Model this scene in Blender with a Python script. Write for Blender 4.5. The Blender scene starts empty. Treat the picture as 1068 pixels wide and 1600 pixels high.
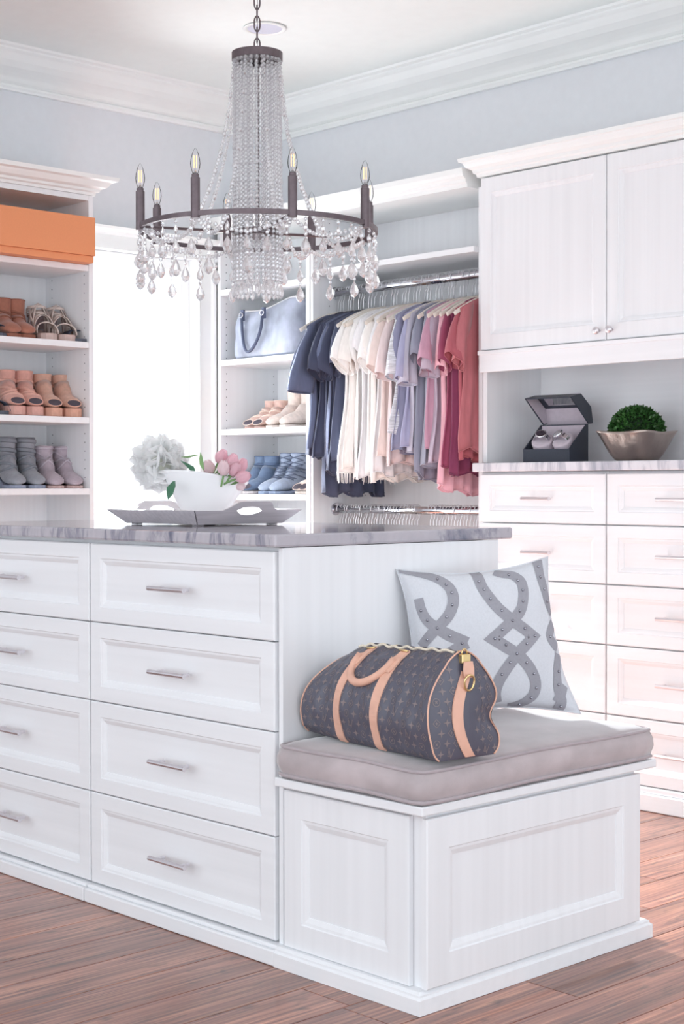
import bpy, math, random
from math import sin, cos, pi, radians, sqrt
from mathutils import Vector, Matrix

# ------------------------------------------------------------------ camera
C = bpy.context.scene.collection
cam_d = bpy.data.cameras.new('camera'); cam = bpy.data.objects.new('camera', cam_d); C.objects.link(cam)
F_PX = 2407.3; YAW = 0.7581; PITCH = 0.01732
cam_d.sensor_fit = 'VERTICAL'; cam_d.sensor_height = 36.0; cam_d.lens = F_PX / 1600 * 36.0
cam_d.clip_start = 0.05; cam_d.clip_end = 100
cam.location = (0, 0, 1.02)
fw = Vector((-cos(YAW) * cos(PITCH), sin(YAW) * cos(PITCH), -sin(PITCH)))
rt = Vector((sin(YAW), cos(YAW), 0.0)); up = rt.cross(fw)
rt = (rt - up * 0.0014).normalized(); up = rt.cross(fw)
cam.rotation_euler = Matrix((rt, up, -fw)).transposed().to_euler()
bpy.context.scene.camera = cam
# ------------------------------------------------------------------ light
vs = bpy.context.scene.view_settings
vs.view_transform = 'Standard'; vs.look = 'None'; vs.gamma = 1.0; vs.use_curve_mapping = False; vs.exposure = 0.06
wd = bpy.data.worlds.new('bright_sky'); bpy.context.scene.world = wd; wd.use_nodes = True
wd.node_tree.nodes['Background'].inputs['Color'].default_value = (0.865, 0.935, 1.0, 1)
wd.node_tree.nodes['Background'].inputs['Strength'].default_value = 2.2
def light(name, kind, loc, direction, energy, color=(1, 1, 1), size=None, size_y=None, angle=None):
    d = bpy.data.lights.new(name, kind); o = bpy.data.objects.new(name, d); C.objects.link(o)
    o.location = loc; d.energy = energy; d.color = color
    o.rotation_euler = Vector(direction).to_track_quat('-Z', 'Y').to_euler()
    if kind == 'AREA':
        d.shape = 'RECTANGLE'; d.size = size; d.size_y = size_y
    if angle is not None: d.angle = angle
    return o
light('window_daylight', 'AREA', (-6.1, 3.87, 2.50), (1, -0.13, -0.60), 1080, (0.92, 0.985, 1.0), size=0.5, size_y=0.5)
light('ground_bounce_fill', 'AREA', (-5.9, 3.80, 0.45), (1, -0.12, 0.85), 60, (0.95, 0.98, 1.0), size=1.3, size_y=1.0)  # added fill, unseen outside the window, aimed up to brighten the ceiling

# ------------------------------------------------------------------ helpers
def lin(c):
    c = c / 255.0
    return c / 12.92 if c <= 0.04045 else ((c + 0.055) / 1.055) ** 2.4
def rgb(r, g, b): return (lin(r), lin(g), lin(b), 1)
MATS = {}
def mat(name, col, rough=0.5, metal=0.0, noise=None, amt=0.08, bump=0.0, bscale=200, sheen=0.0, spec=None, trans=0.0, emit=None, coord='Object', dist=0.001, alpha=None):
    if name in MATS: return MATS[name]
    m = bpy.data.materials.new(name); m.use_nodes = True; nt = m.node_tree; N = nt.nodes; L = nt.links
    b = N['Principled BSDF']
    b.inputs['Base Color'].default_value = col; b.inputs['Roughness'].default_value = rough; b.inputs['Metallic'].default_value = metal
    if spec is not None: b.inputs['Specular IOR Level'].default_value = spec
    if sheen: b.inputs['Sheen Weight'].default_value = sheen; b.inputs['Sheen Roughness'].default_value = 0.4
    if trans: b.inputs['Transmission Weight'].default_value = trans
    if alpha is not None: b.inputs['Alpha'].default_value = alpha
    if emit: b.inputs['Emission Color'].default_value = emit[0]; b.inputs['Emission Strength'].default_value = emit[1]
    tc = N.new('ShaderNodeTexCoord')
    if noise:
        mp = N.new('ShaderNodeMapping'); mp.inputs['Scale'].default_value = noise
        L.new(tc.outputs[coord], mp.inputs['Vector'])
        nz = N.new('ShaderNodeTexNoise'); nz.inputs['Scale'].default_value = 1.0; nz.inputs['Detail'].default_value = 4
        L.new(mp.outputs[0], nz.inputs['Vector'])
        mr = N.new('ShaderNodeMapRange'); mr.inputs['From Min'].default_value = 0.3; mr.inputs['From Max'].default_value = 0.7
        mr.inputs['To Min'].default_value = 1 - amt; mr.inputs['To Max'].default_value = 1 + amt * 0.4
        L.new(nz.outputs['Fac'], mr.inputs['Value'])
        mx = N.new('ShaderNodeMix'); mx.data_type = 'RGBA'; mx.blend_type = 'MULTIPLY'; mx.inputs['Factor'].default_value = 1
        mx.inputs['A'].default_value = col; L.new(mr.outputs[0], mx.inputs['B']); L.new(mx.outputs['Result'], b.inputs['Base Color'])
    if bump:
        nb = N.new('ShaderNodeTexNoise'); nb.inputs['Scale'].default_value = bscale; nb.inputs['Detail'].default_value = 3
        L.new(tc.outputs[coord], nb.inputs['Vector'])
        bp = N.new('ShaderNodeBump'); bp.inputs['Strength'].default_value = bump; bp.inputs['Distance'].default_value = dist
        L.new(nb.outputs['Fac'], bp.inputs['Height']); L.new(bp.outputs[0], b.inputs['Normal'])
    MATS[name] = m
    return m

class G:
    """collects geometry, built as one mesh object"""
    def __init__(s): s.v = []; s.f = []
    def add(s, vs, fs):
        n = len(s.v); s.v += [tuple(p) for p in vs]; s.f += [tuple(i + n for i in q) for q in fs]; return s
    def box(s, x0, y0, z0, x1, y1, z1):
        return s.add([(x0,y0,z0),(x1,y0,z0),(x1,y1,z0),(x0,y1,z0),(x0,y0,z1),(x1,y0,z1),(x1,y1,z1),(x0,y1,z1)],
                     [(0,3,2,1),(4,5,6,7),(0,1,5,4),(1,2,6,5),(2,3,7,6),(3,0,4,7)])
    def loft(s, rings, cap0=True, cap1=True, closed=True):
        n = len(rings[0]); vs = [p for r in rings for p in r]; fs = []
        for i in range(len(rings) - 1):
            for j in range(n if closed else n - 1):
                a = i*n + j; b = i*n + (j+1) % n
                fs.append((a, b, b + n, a + n))
        if cap0: fs.append(tuple(reversed(range(n))))
        if cap1: fs.append(tuple(range((len(rings)-1)*n, len(rings)*n)))
        return s.add(vs, fs)
    def lathe(s, prof, c=(0,0,0), n=16, cap0=True, cap1=True):
        return s.loft([[(c[0]+r*cos(2*pi*k/n), c[1]+r*sin(2*pi*k/n), c[2]+z) for k in range(n)] for r, z in prof], cap0, cap1)
    def tube(s, pts, r, n=8, closed=False, cap=True, flat=None, ref=None):
        """tube along a path; r number or list; flat=(a,b) scales along the two normals"""
        P = [Vector(p) for p in pts]; m = len(P); rings = []
        u0 = Vector(ref) if ref else None
        for i in range(m):
            if closed: t = P[(i+1) % m] - P[i-1]
            else: t = P[min(i+1, m-1)] - P[max(i-1, 0)]
            if t.length < 1e-9: t = Vector((0,0,1))
            t.normalize()
            if u0 is None: u0 = Vector((0,0,1)) if abs(t.z) < 0.9 else Vector((1,0,0))
            u = u0 - t * u0.dot(t)
            if u.length < 1e-6: u = t.orthogonal()
            u.normalize(); w = t.cross(u)
            if not ref: u0 = u
            rr = r[i] if isinstance(r, (list, tuple)) else r
            fa, fb = flat if flat else (1, 1)
            rings.append([tuple(P[i] + u*(rr*fa*cos(2*pi*k/n)) + w*(rr*fb*sin(2*pi*k/n))) for k in range(n)])
        if closed:
            rings.append(rings[0]); return s.loft(rings, False, False)
        return s.loft(rings, cap, cap)
    def ball(s, c, r, n=8, m=5, sx=1, sy=1, sz=1):
        rings = []
        for i in range(m + 1):
            a = pi * i / m; rr = max(sin(a), 0.02)
            rings.append([(c[0]+r*sx*rr*cos(2*pi*k/n), c[1]+r*sy*rr*sin(2*pi*k/n), c[2]-r*sz*cos(a)) for k in range(n)])
        return s.loft(rings)
    def cyl(s, a, b, r, n=12): return s.tube([a, b], r, n)
    def prism(s, poly, ax, a0, a1):
        """polygon of 2D points extruded along axis ax: poly (p,q) are the two other axes in order"""
        def P(p, q, a): return {'x': (a, p, q), 'y': (p, a, q), 'z': (p, q, a)}[ax]
        return s.loft([[P(p, q, a0) for p, q in poly], [P(p, q, a1) for p, q in poly]])
    def build(s, name, m, parent=None, o=None, smooth=False, bev=0, sub=0, loc=None, rot=None, solid=0):
        me = bpy.data.meshes.new(name)
        vv = s.v
        if o is None and parent is not None and loc is None and parent.get('world'): o = parent.location
        if o is not None: vv = [(a-o[0], b-o[1], c-o[2]) for a, b, c in vv]
        me.from_pydata(vv, [], s.f); me.materials.append(m)
        if smooth:
            me.polygons.foreach_set('use_smooth', [True]*len(me.polygons))
        ob = bpy.data.objects.new(name, me); C.objects.link(ob)
        if parent: ob.parent = parent
        if loc is not None: ob.location = loc
        if rot is not None: ob.rotation_euler = rot
        if solid:
            md = ob.modifiers.new('thickness', 'SOLIDIFY'); md.thickness = solid; md.offset = -1
        if bev:
            md = ob.modifiers.new('bevel', 'BEVEL'); md.width = bev; md.segments = 2; md.limit_method = 'ANGLE'; md.angle_limit = radians(50); md.harden_normals = False
        if sub:
            md = ob.modifiers.new('subdiv', 'SUBSURF'); md.levels = sub; md.render_levels = sub
        return ob

def tag(o, label, cat, group=None, kind=None):
    if label: o['label'] = label
    if cat: o['category'] = cat
    if group: o['group'] = group
    if kind: o['kind'] = kind
    return o
def thing(name, label, cat, loc=(0,0,0), rz=0, group=None, world=False, rot=None):
    o = bpy.data.objects.new(name, None); C.objects.link(o); o.empty_display_size = 0.05
    o.location = loc; o.rotation_euler = rot if rot else (0, 0, rz); tag(o, label, cat, group)
    if world: o['world'] = 1
    return o
def struct(name, g, m, bev=0, smooth=False):
    o = g.build(name, m, bev=bev, smooth=smooth); o['kind'] = 'structure'; return o
def copy_tree(o, parent=None, loc=None, rz=None, label=None):
    c = o.copy(); C.objects.link(c); c.parent = parent
    if loc is not None: c.location = loc
    if rz is not None: c.rotation_euler = (0, 0, rz)
    if label: c['label'] = label
    for ch in list(o.children): copy_tree(ch, c)
    return c
def stuff(o): o['kind'] = 'stuff'; return o

# ------------------------------------------------------------------ materials
WHITE = (0.875, 0.88, 0.90, 1)
W_V = mat('white_woodgrain_upright', WHITE, 0.38, noise=(45, 45, 1.0), amt=0.035, bump=0.10, bscale=60)
W_H = mat('white_woodgrain_level', WHITE, 0.38, noise=(1.2, 45, 45), amt=0.03, bump=0.08, bscale=60)
W_TRIM = mat('white_trim_paint', (0.90, 0.915, 0.905, 1), 0.4, noise=(8, 8, 8), amt=0.02)
CEIL = mat('ceiling_paint', (0.875, 0.92, 0.91, 1), 0.8, noise=(20, 20, 20), amt=0.015)
WALL = mat('grey_wall_paint', rgb(226, 228, 232), 0.7, noise=(30, 30, 30), amt=0.02, bump=0.05, bscale=300)
DARK = mat('pin_hole_shadow_grey', rgb(95, 95, 105), 0.8, noise=(50, 50, 50))
STEEL = mat('brushed_steel', rgb(226, 222, 226), 0.32, 1.0, noise=(5, 200, 200), amt=0.1)
CHROME = mat('chrome', rgb(225, 225, 230), 0.12, 1.0, noise=(20, 20, 20), amt=0.03)
WIRE = mat('bright_hook_wire', rgb(236, 236, 240), 0.35, 0.7, noise=(20, 20, 20), amt=0.03)
BRONZE = mat('aged_bronze', rgb(112, 100, 104), 0.38, 0.75, noise=(60, 60, 60), amt=0.15)
def marble(name, base, vein, seed):
    m = bpy.data.materials.new(name); m.use_nodes = True; nt = m.node_tree; N = nt.nodes; L = nt.links; b = N['Principled BSDF']
    b.inputs['Roughness'].default_value = 0.07
    tc = N.new('ShaderNodeTexCoord'); mp = N.new('ShaderNodeMapping'); mp.inputs['Scale'].default_value = (11, 3.2, 2.2); mp.inputs['Location'].default_value = (seed, seed, 0)
    mp.inputs['Rotation'].default_value = (0, 0.2, 0.35); L.new(tc.outputs['Object'], mp.inputs['Vector'])
    nz = N.new('ShaderNodeTexNoise'); nz.inputs['Scale'].default_value = 1.1; nz.inputs['Detail'].default_value = 9; nz.inputs['Distortion'].default_value = 1.4; nz.inputs['Roughness'].default_value = 0.65
    L.new(mp.outputs[0], nz.inputs['Vector'])
    cr = N.new('ShaderNodeValToRGB'); e = cr.color_ramp.elements
    e[0].position = 0.32; e[0].color = vein; e[1].position = 0.62; e[1].color = base
    x = e.new(0.45); x.color = tuple(a*0.45 + c*0.55 for a, c in zip(vein, base)); x = e.new(0.50); x.color = tuple(a*0.12 + c*0.88 for a, c in zip(vein, base))
    L.new(nz.outputs['Fac'], cr.inputs['Fac']); L.new(cr.outputs['Color'], b.inputs['Base Color']); return m
STONE = marble('grey_veined_quartzite', rgb(190, 185, 192), rgb(96, 100, 120), 3.1)
STONE2 = marble('pale_veined_quartzite', rgb(226, 224, 229), rgb(164, 166, 178), 9.7)
def bamboo():
    m = bpy.data.materials.new('strand_bamboo_plank'); m.use_nodes = True; nt = m.node_tree; N = nt.nodes; L = nt.links; b = N['Principled BSDF']
    b.inputs['Roughness'].default_value = 0.30; b.inputs['Specular IOR Level'].default_value = 0.35; b.inputs['Coat Weight'].default_value = 0.45; b.inputs['Coat Roughness'].default_value = 0.09
    tc = N.new('ShaderNodeTexCoord'); oi = N.new('ShaderNodeObjectInfo')
    ad = N.new('ShaderNodeVectorMath'); ad.operation = 'ADD'; sc = N.new('ShaderNodeVectorMath'); sc.operation = 'SCALE'; sc.inputs['Scale'].default_value = 37
    cb = N.new('ShaderNodeCombineXYZ'); L.new(oi.outputs['Random'], cb.inputs[0]); L.new(oi.outputs['Random'], cb.inputs[1]); L.new(cb.outputs[0], sc.inputs[0])
    L.new(tc.outputs['Object'], ad.inputs[0]); L.new(sc.outputs[0], ad.inputs[1])
    def noise(scale, dist, det):
        mp = N.new('ShaderNodeMapping'); mp.inputs['Scale'].default_value = scale; L.new(ad.outputs[0], mp.inputs['Vector'])
        nz = N.new('ShaderNodeTexNoise'); nz.inputs['Scale'].default_value = 1; nz.inputs['Detail'].default_value = det; nz.inputs['Distortion'].default_value = dist
        L.new(mp.outputs[0], nz.inputs['Vector']); return nz.outputs['Fac']
    n1 = noise((120, 3.2, 5), 0.35, 7); n2 = noise((16, 1.3, 3), 0.8, 3); n3 = noise((34, 11, 5), 0.6, 2)
    c1 = N.new('ShaderNodeValToRGB'); e = c1.color_ramp.elements
    e[0].position = 0.28; e[0].color = rgb(98, 58, 50); e[1].position = 0.72; e[1].color = rgb(200, 142, 112)
    x = e.new(0.44); x.color = rgb(142, 92, 78); x = e.new(0.55); x.color = rgb(162, 108, 88)
    L.new(n1, c1.inputs['Fac'])
    mr = N.new('ShaderNodeMapRange'); mr.inputs['From Min'].default_value = 0.3; mr.inputs['From Max'].default_value = 0.7; mr.inputs['To Min'].default_value = 0.64; mr.inputs['To Max'].default_value = 1.3; L.new(n2, mr.inputs['Value'])
    mx = N.new('ShaderNodeMix'); mx.data_type = 'RGBA'; mx.blend_type = 'MULTIPLY'; mx.inputs['Factor'].default_value = 1
    L.new(c1.outputs['Color'], mx.inputs['A']); L.new(mr.outputs[0], mx.inputs['B'])
    m3 = N.new('ShaderNodeMapRange'); m3.inputs['From Min'].default_value = 0.27; m3.inputs['From Max'].default_value = 0.40; m3.inputs['To Min'].default_value = 0.50; m3.inputs['To Max'].default_value = 1; L.new(n3, m3.inputs['Value'])
    my = N.new('ShaderNodeMix'); my.data_type = 'RGBA'; my.blend_type = 'MULTIPLY'; my.inputs['Factor'].default_value = 1
    L.new(mx.outputs['Result'], my.inputs['A']); L.new(m3.outputs[0], my.inputs['B'])
    m4 = N.new('ShaderNodeMapRange'); m4.inputs['To Min'].default_value = 0.85; m4.inputs['To Max'].default_value = 1.12; L.new(oi.outputs['Random'], m4.inputs['Value'])
    mz = N.new('ShaderNodeMix'); mz.data_type = 'RGBA'; mz.blend_type = 'MULTIPLY'; mz.inputs['Factor'].default_value = 1
    L.new(my.outputs['Result'], mz.inputs['A']); L.new(m4.outputs[0], mz.inputs['B'])
    L.new(mz.outputs['Result'], b.inputs['Base Color'])
    bp = N.new('ShaderNodeBump'); bp.inputs['Strength'].default_value = 0.08; bp.inputs['Distance'].default_value = 0.001; L.new(n1, bp.inputs['Height']); L.new(bp.outputs[0], b.inputs['Normal'])
    return m
PLANK = bamboo()
def glass(name, col=(1, 1, 1, 1), ior=1.5, thin=False):
    m = bpy.data.materials.new(name); m.use_nodes = True; nt = m.node_tree; N = nt.nodes; L = nt.links
    N.remove(N['Principled BSDF']); out = N['Material Output']
    gl = N.new('ShaderNodeBsdfGlass'); gl.inputs['Color'].default_value = col; gl.inputs['IOR'].default_value = ior; gl.inputs['Roughness'].default_value = 0.0
    if thin:
        tr = N.new('ShaderNodeBsdfTransparent'); gs = N.new('ShaderNodeBsdfGlossy'); gs.inputs['Roughness'].default_value = 0.02
        fr = N.new('ShaderNodeFresnel'); fr.inputs['IOR'].default_value = 1.18; mx = N.new('ShaderNodeMixShader'); N.remove(gl)
        L.new(fr.outputs[0], mx.inputs[0]); L.new(tr.outputs[0], mx.inputs[1]); L.new(gs.outputs[0], mx.inputs[2]); L.new(mx.outputs[0], out.inputs['Surface'])
    else: L.new(gl.outputs[0], out.inputs['Surface'])
    return m
PANE = glass('clear_pane', thin=True)
BULB = glass('thin_bulb_glass', thin=True)
def crystal_mat():
    m = bpy.data.materials.new('cut_crystal'); m.use_nodes = True; nt = m.node_tree; N = nt.nodes; L = nt.links
    N.remove(N['Principled BSDF']); out = N['Material Output']
    gl = N.new('ShaderNodeBsdfGlass'); gl.inputs['IOR'].default_value = 1.55; gl.inputs['Roughness'].default_value = 0.02
    tr = N.new('ShaderNodeBsdfTransparent'); tr.inputs['Color'].default_value = (0.97, 0.97, 1, 1)
    df = N.new('ShaderNodeBsdfGlossy'); df.inputs['Roughness'].default_value = 0.15; df.inputs['Color'].default_value = (1, 1, 1, 1)
    m1 = N.new('ShaderNodeMixShader'); m1.inputs[0].default_value = 0.3; m2 = N.new('ShaderNodeMixShader'); m2.inputs[0].default_value = 0.28
    L.new(gl.outputs[0], m1.inputs[1]); L.new(tr.outputs[0], m1.inputs[2]); L.new(m1.outputs[0], m2.inputs[1]); L.new(df.outputs[0], m2.inputs[2])
    d2 = N.new('ShaderNodeBsdfTranslucent'); d2.inputs['Color'].default_value = (1, 1, 1, 1); m3 = N.new('ShaderNodeMixShader'); m3.inputs[0].default_value = 0.12
    L.new(m2.outputs[0], m3.inputs[1]); L.new(d2.outputs[0], m3.inputs[2])
    L.new(m3.outputs[0], out.inputs['Surface']); return m
CRYSTAL = crystal_mat()

XL, YB, ZC = -4.997, 4.322, 2.61          # left wall, back wall, ceiling
# ------------------------------------------------------------------ structure
fl = G().box(XL-0.12, -1.4, -0.08, 1.6, YB+0.12, -0.012)
floor = struct('floor', fl, mat('subfloor', rgb(70, 48, 44), 0.8, noise=(9, 9, 9)))
random.seed(4)
pw = 0.142
meshes = {}
for L_ in (1.0, 1.4, 1.8):
    g = G().box(0.0007, 0.0007, 0, pw-0.0007, L_-0.0007, 0.012)
    o = g.build('plank', PLANK, parent=floor, bev=0.0012); meshes[L_] = o
first = {k: True for k in meshes}
x = -1.888 - pw*22
while x < 1.4:
    y = -1.4 + random.uniform(-0.9, 0)
    while y < YB:
        L_ = random.choice((1.0, 1.4, 1.8))
        if y + L_ > -1.4:
            src = meshes[L_]
            if first[L_]: o = src; first[L_] = False
            else: o = src.copy(); C.objects.link(o); o.parent = floor
            o.location = (x, y, -0.012)
        y += L_
    x += pw
g = G().box(XL-0.12, -1.4, ZC, 1.6, YB+0.12, ZC+0.1); struct('ceiling', g, CEIL)
WY0, WY1, WZ0, WZ1 = 3.255, 3.90, 0.35, 1.94     # window opening
g = G().box(XL-0.12, -1.4, -0.08, XL, WY0, ZC).box(XL-0.12, WY1, -0.08, XL, YB+0.12, ZC).box(XL-0.12, WY0, -0.08, XL, WY1, WZ0).box(XL-0.12, WY0, WZ1, XL, WY1, ZC)
struct('wall_left', g, WALL)
g = G().box(XL, YB, -0.08, 1.6, YB+0.12, ZC); struct('wall_back', g, WALL)
# crown moulding
CP = [(0, 2.478), (0.016, 2.478), (0.018, 2.484), (0.024, 2.490), (0.024, 2.497), (0.018, 2.500), (0.030, 2.508), (0.040, 2.520), (0.045, 2.524),
      (0.060, 2.533), (0.085, 2.545), (0.108, 2.562), (0.124, 2.580), (0.128, 2.584), (0.136, 2.588), (0.142, 2.592), (0.142, 2.598), (0.156, 2.602), (0.16, 2.6098), (0, 2.6098)]
g = G().loft([[(XL+p, -1.4, z) for p, z in CP], [(XL+p, YB-p, z) for p, z in CP]]); struct('trim_1', g, W_TRIM)
g = G().loft([[(XL+p, YB-p, z) for p, z in CP], [(1.6, YB-p, z) for p, z in CP]]); struct('trim_2', g, W_TRIM)
BBP = [(0, 0.0005), (0.016, 0.0005), (0.016, 0.10), (0.010, 0.115), (0.004, 0.125), (0, 0.125)]
g = G().loft([[(XL+p, -1.4, z) for p, z in BBP], [(XL+p, 2.495, z) for p, z in BBP]]); struct('baseboard_left', g, W_TRIM)
# window
win = struct('window_1', G().box(XL-0.09, WY0, WZ0, XL-0.03, WY0+0.045, WZ1).box(XL-0.09, WY1-0.045, WZ0, XL-0.03, WY1, WZ1)
             .box(XL-0.09, WY0+0.045, WZ0, XL-0.03, WY1-0.045, WZ0+0.06).box(XL-0.09, WY0+0.045, WZ1-0.045, XL-0.03, WY1-0.045, WZ1), W_TRIM, bev=0.003)
G().box(XL-0.062, WY0+0.04, WZ0+0.05, XL-0.058, WY1-0.04, WZ1-0.04).build('pane', PANE, parent=win)
# casing: stepped profile each side, head with small cornice, sill
def casing_z(y0, sgn):
    pr = [(0, 0), (0, 0.018), (0.012, 0.024), (0.020, 0.018), (0.075, 0.018), (0.082, 0.026), (0.097, 0.026), (0.097, 0)]
    return G().loft([[(XL+p, y0+sgn*q, WZ0-0.02) for q, p in pr], [(XL+p, y0+sgn*q, WZ1) for q, p in pr]])
casing_z(WY1, 1).build('casing', W_TRIM, parent=win)
G().box(XL, 3.215, WZ0-0.02, XL+0.02, WY0, WZ1).build('casing', W_TRIM, parent=win)
hp = [(0, WZ1), (0.02, WZ1), (0.02, WZ1+0.055), (0.03, WZ1+0.06), (0.035, WZ1+0.068), (0.045, WZ1+0.075), (0.05, WZ1+0.085), (0, WZ1+0.085)]
G().loft([[(XL+p, 3.21, z) for p, z in hp], [(XL+p, 4.0, z) for p, z in hp]]).build('head_casing', W_TRIM, parent=win)
G().box(XL-0.03, 3.21, WZ0-0.045, XL+0.05, 3.995, WZ0-0.02).build('window_sill', W_TRIM, parent=win, bev=0.004)

# ------------------------------------------------------------------ cabinet parts
def framed(g, O, U, V, N, w, h, t=0.018, m=0.045, step=0.020, dep=0.010, mv=None):
    """frame-and-panel slab; O lower corner on the front plane, N outward"""
    O, U, V, N = Vector(O), Vector(U), Vector(V), Vector(N)
    mv = m if mv is None else mv
    def ring(a, b, d): return [tuple(O+U*a+V*b+N*d), tuple(O+U*(w-a)+V*b+N*d), tuple(O+U*(w-a)+V*(h-b)+N*d), tuple(O+U*a+V*(h-b)+N*d)]
    rs = [ring(0, 0, -t), ring(0, 0, -0.0025), ring(0.0025, 0.0025, 0), ring(m, mv, 0), ring(m+0.002, mv+0.002, -0.003), ring(m+step*0.35, mv+step*0.35, -0.0035),
          ring(m+step*0.8, mv+step*0.8, -dep*0.8), ring(m+step*0.82, mv+step*0.82, -dep), ring(m+step, mv+step, -dep)]
    g.loft(rs); return g
def bar_handle(parent, c, axis, N, L_=0.13, o=None):
    c, A, N = Vector(c), Vector(axis), Vector(N)
    g = G().cyl(c+N*0.028-A*L_/2, c+N*0.028+A*L_/2, 0.0058, 12)
    for s in (-1, 1): g.cyl(c+A*s*L_*0.34, c+N*0.028+A*s*L_*0.34, 0.0048, 10)
    return g.build('handle', STEEL, parent=parent, o=o, smooth=False)
def drawer(parent, x0, x1, z0, z1, yf, hl, depth=0.3, m=0.042):
    """drawer facing -y, origin at its front centre"""
    g = G(); framed(g, (x0, yf, z0), (1,0,0), (0,0,1), (0,-1,0), x1-x0, z1-z0, m=m, mv=m*0.85)
    d = g.build('drawer', W_H, parent=parent)
    d['world'] = 1
    bar_handle(d, ((x0+x1)/2, yf, (z0+z1)/2), (1,0,0), (0,-1,0), hl, o=parent.location)
    return d
def base_profile(g, pts, prof):
    """moulding swept along a floor polyline with mitred corners; pts (x,y,nx,ny) outward offsets"""
    g.loft([[(x+nx*p, y+ny*p, z) for p, z in prof] for x, y, nx, ny in pts]); return g

# ---- island
rows = [(0.688, 0.879), (0.495, 0.6855), (0.271, 0.4925), (0.047, 0.2685)]
YF = 2.146
for k, (x0, x1, lb) in enumerate([(-3.166, -2.476, 'white four-drawer island cabinet at the right, beside the bench and duffel bag'),
                                 (-3.858, -3.169, 'white four-drawer island cabinet at the left, cut off by the photo edge')]):
    t = thing('drawer_cabinet', lb, 'cabinet', ((x0+x1)/2, 2.5, 0), world=True)
    g = G().box(x0-0.0015 if k == 0 else x0, YF+0.019, 0.02, x1+(0.004 if k == 0 else 0.0015), 2.83, 0.887); g.build('carcass', W_V, parent=t)
    if k == 0:
        G().box(-2.4715, YF+0.008, 0.02, -2.4585, 2.851, 0.8875).build('end_panel', W_V, parent=t, bev=0.001)
    for z0, z1 in rows: drawer(t, x0+0.0015, x1-0.0015, z0, z1, YF, 0.135)
    G().box(x0, 2.125, 0.0005, x1+(0.018 if k == 0 else 0), YF+0.03, 0.034).box(x0, 2.134, 0.034, x1+(0.018 if k == 0 else 0), YF+0.03, 0.043).build('base_moulding', W_H, parent=t, bev=0.003)
    G().box(x0, 2.80, 0.0005, x1, 2.865, 0.10).build('base_moulding', W_H, parent=t, bev=0.003)
t = tag(G().box(-3.93, 2.128, 0.889, -2.452, 2.897, 0.9165).build('countertop', STONE, bev=0.0045), 'grey veined stone countertop on the white island', 'countertop')
# ---- bench
t = thing('bench_cabinet', 'low white panelled bench cabinet under the taupe cushion at the island end', 'bench', (-2.25, 2.5, 0), world=True)
G().box(-2.456, 2.160, 0.02, -2.046, 2.835, 0.384).build('carcass', W_V, parent=t, bev=0.001)
g = G(); framed(g, (-2.447, 2.145, 0.043), (1,0,0), (0,0,1), (0,-1,0), 0.368, 0.333, t=0.014, m=0.055, step=0.022, dep=0.009); g.build('front_panel', W_V, parent=t)
g = G(); framed(g, (-2.031, 2.147, 0.046), (0,1,0), (0,0,1), (1,0,0), 0.692, 0.330, t=0.014, m=0.062, step=0.022, dep=0.009); g.build('side_panel', W_V, parent=t)
G().box(-2.4575, 2.128, 0.3845, -2.026, 2.892, 0.4035).build('seat_ledge', W_H, parent=t, bev=0.003)
bp = [(-0.02, 0.0005), (0.016, 0.0005), (0.016, 0.030), (0.011, 0.034), (0.011, 0.038), (0.004, 0.0425), (-0.02, 0.0425)]
g = G(); base_profile(g, [(-2.4575, 2.141, 0, -1), (-2.046, 2.141, 1, -1), (-2.046, 2.868, 1, 1), (-2.4575, 2.868, 0, 1)], bp); g.build('base_moulding', W_H, parent=t)

# ---- dresser (back wall, right)
DY = 3.995
drows = [(0.894, 1.056), (0.704, 0.890), (0.511, 0.700), (0.289, 0.507), (0.078, 0.285)]
for x0, x1, lb in [(-3.531, -2.995, 'white five-drawer wall cabinet nearest the hanging clothes'), (-2.993, -2.457, 'white five-drawer wall cabinet at the right photo edge')]:
    t = thing('drawer_cabinet', lb, 'cabinet', ((x0+x1)/2, 4.15, 0), world=True)
    G().box(x0, DY+0.019, 0.02, x1, YB-0.003, 1.064).build('carcass', W_V, parent=t)
    for z0, z1 in drows: drawer(t, x0+0.0015, x1-0.0015, z0, z1, DY, 0.118, m=0.045)
    G().box(x0, DY-0.012, 0.0005, x1, DY+0.03, 0.055).box(x0, DY-0.004, 0.055, x1, DY+0.03, 0.075).build('base_moulding', W_H, parent=t, bev=0.004)
tag(G().box(-3.545, 3.972, 1.0655, -2.44, YB-0.003, 1.096).build('countertop', STONE2, bev=0.004), 'pale veined stone countertop on the wall drawers below the nook', 'countertop')
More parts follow.
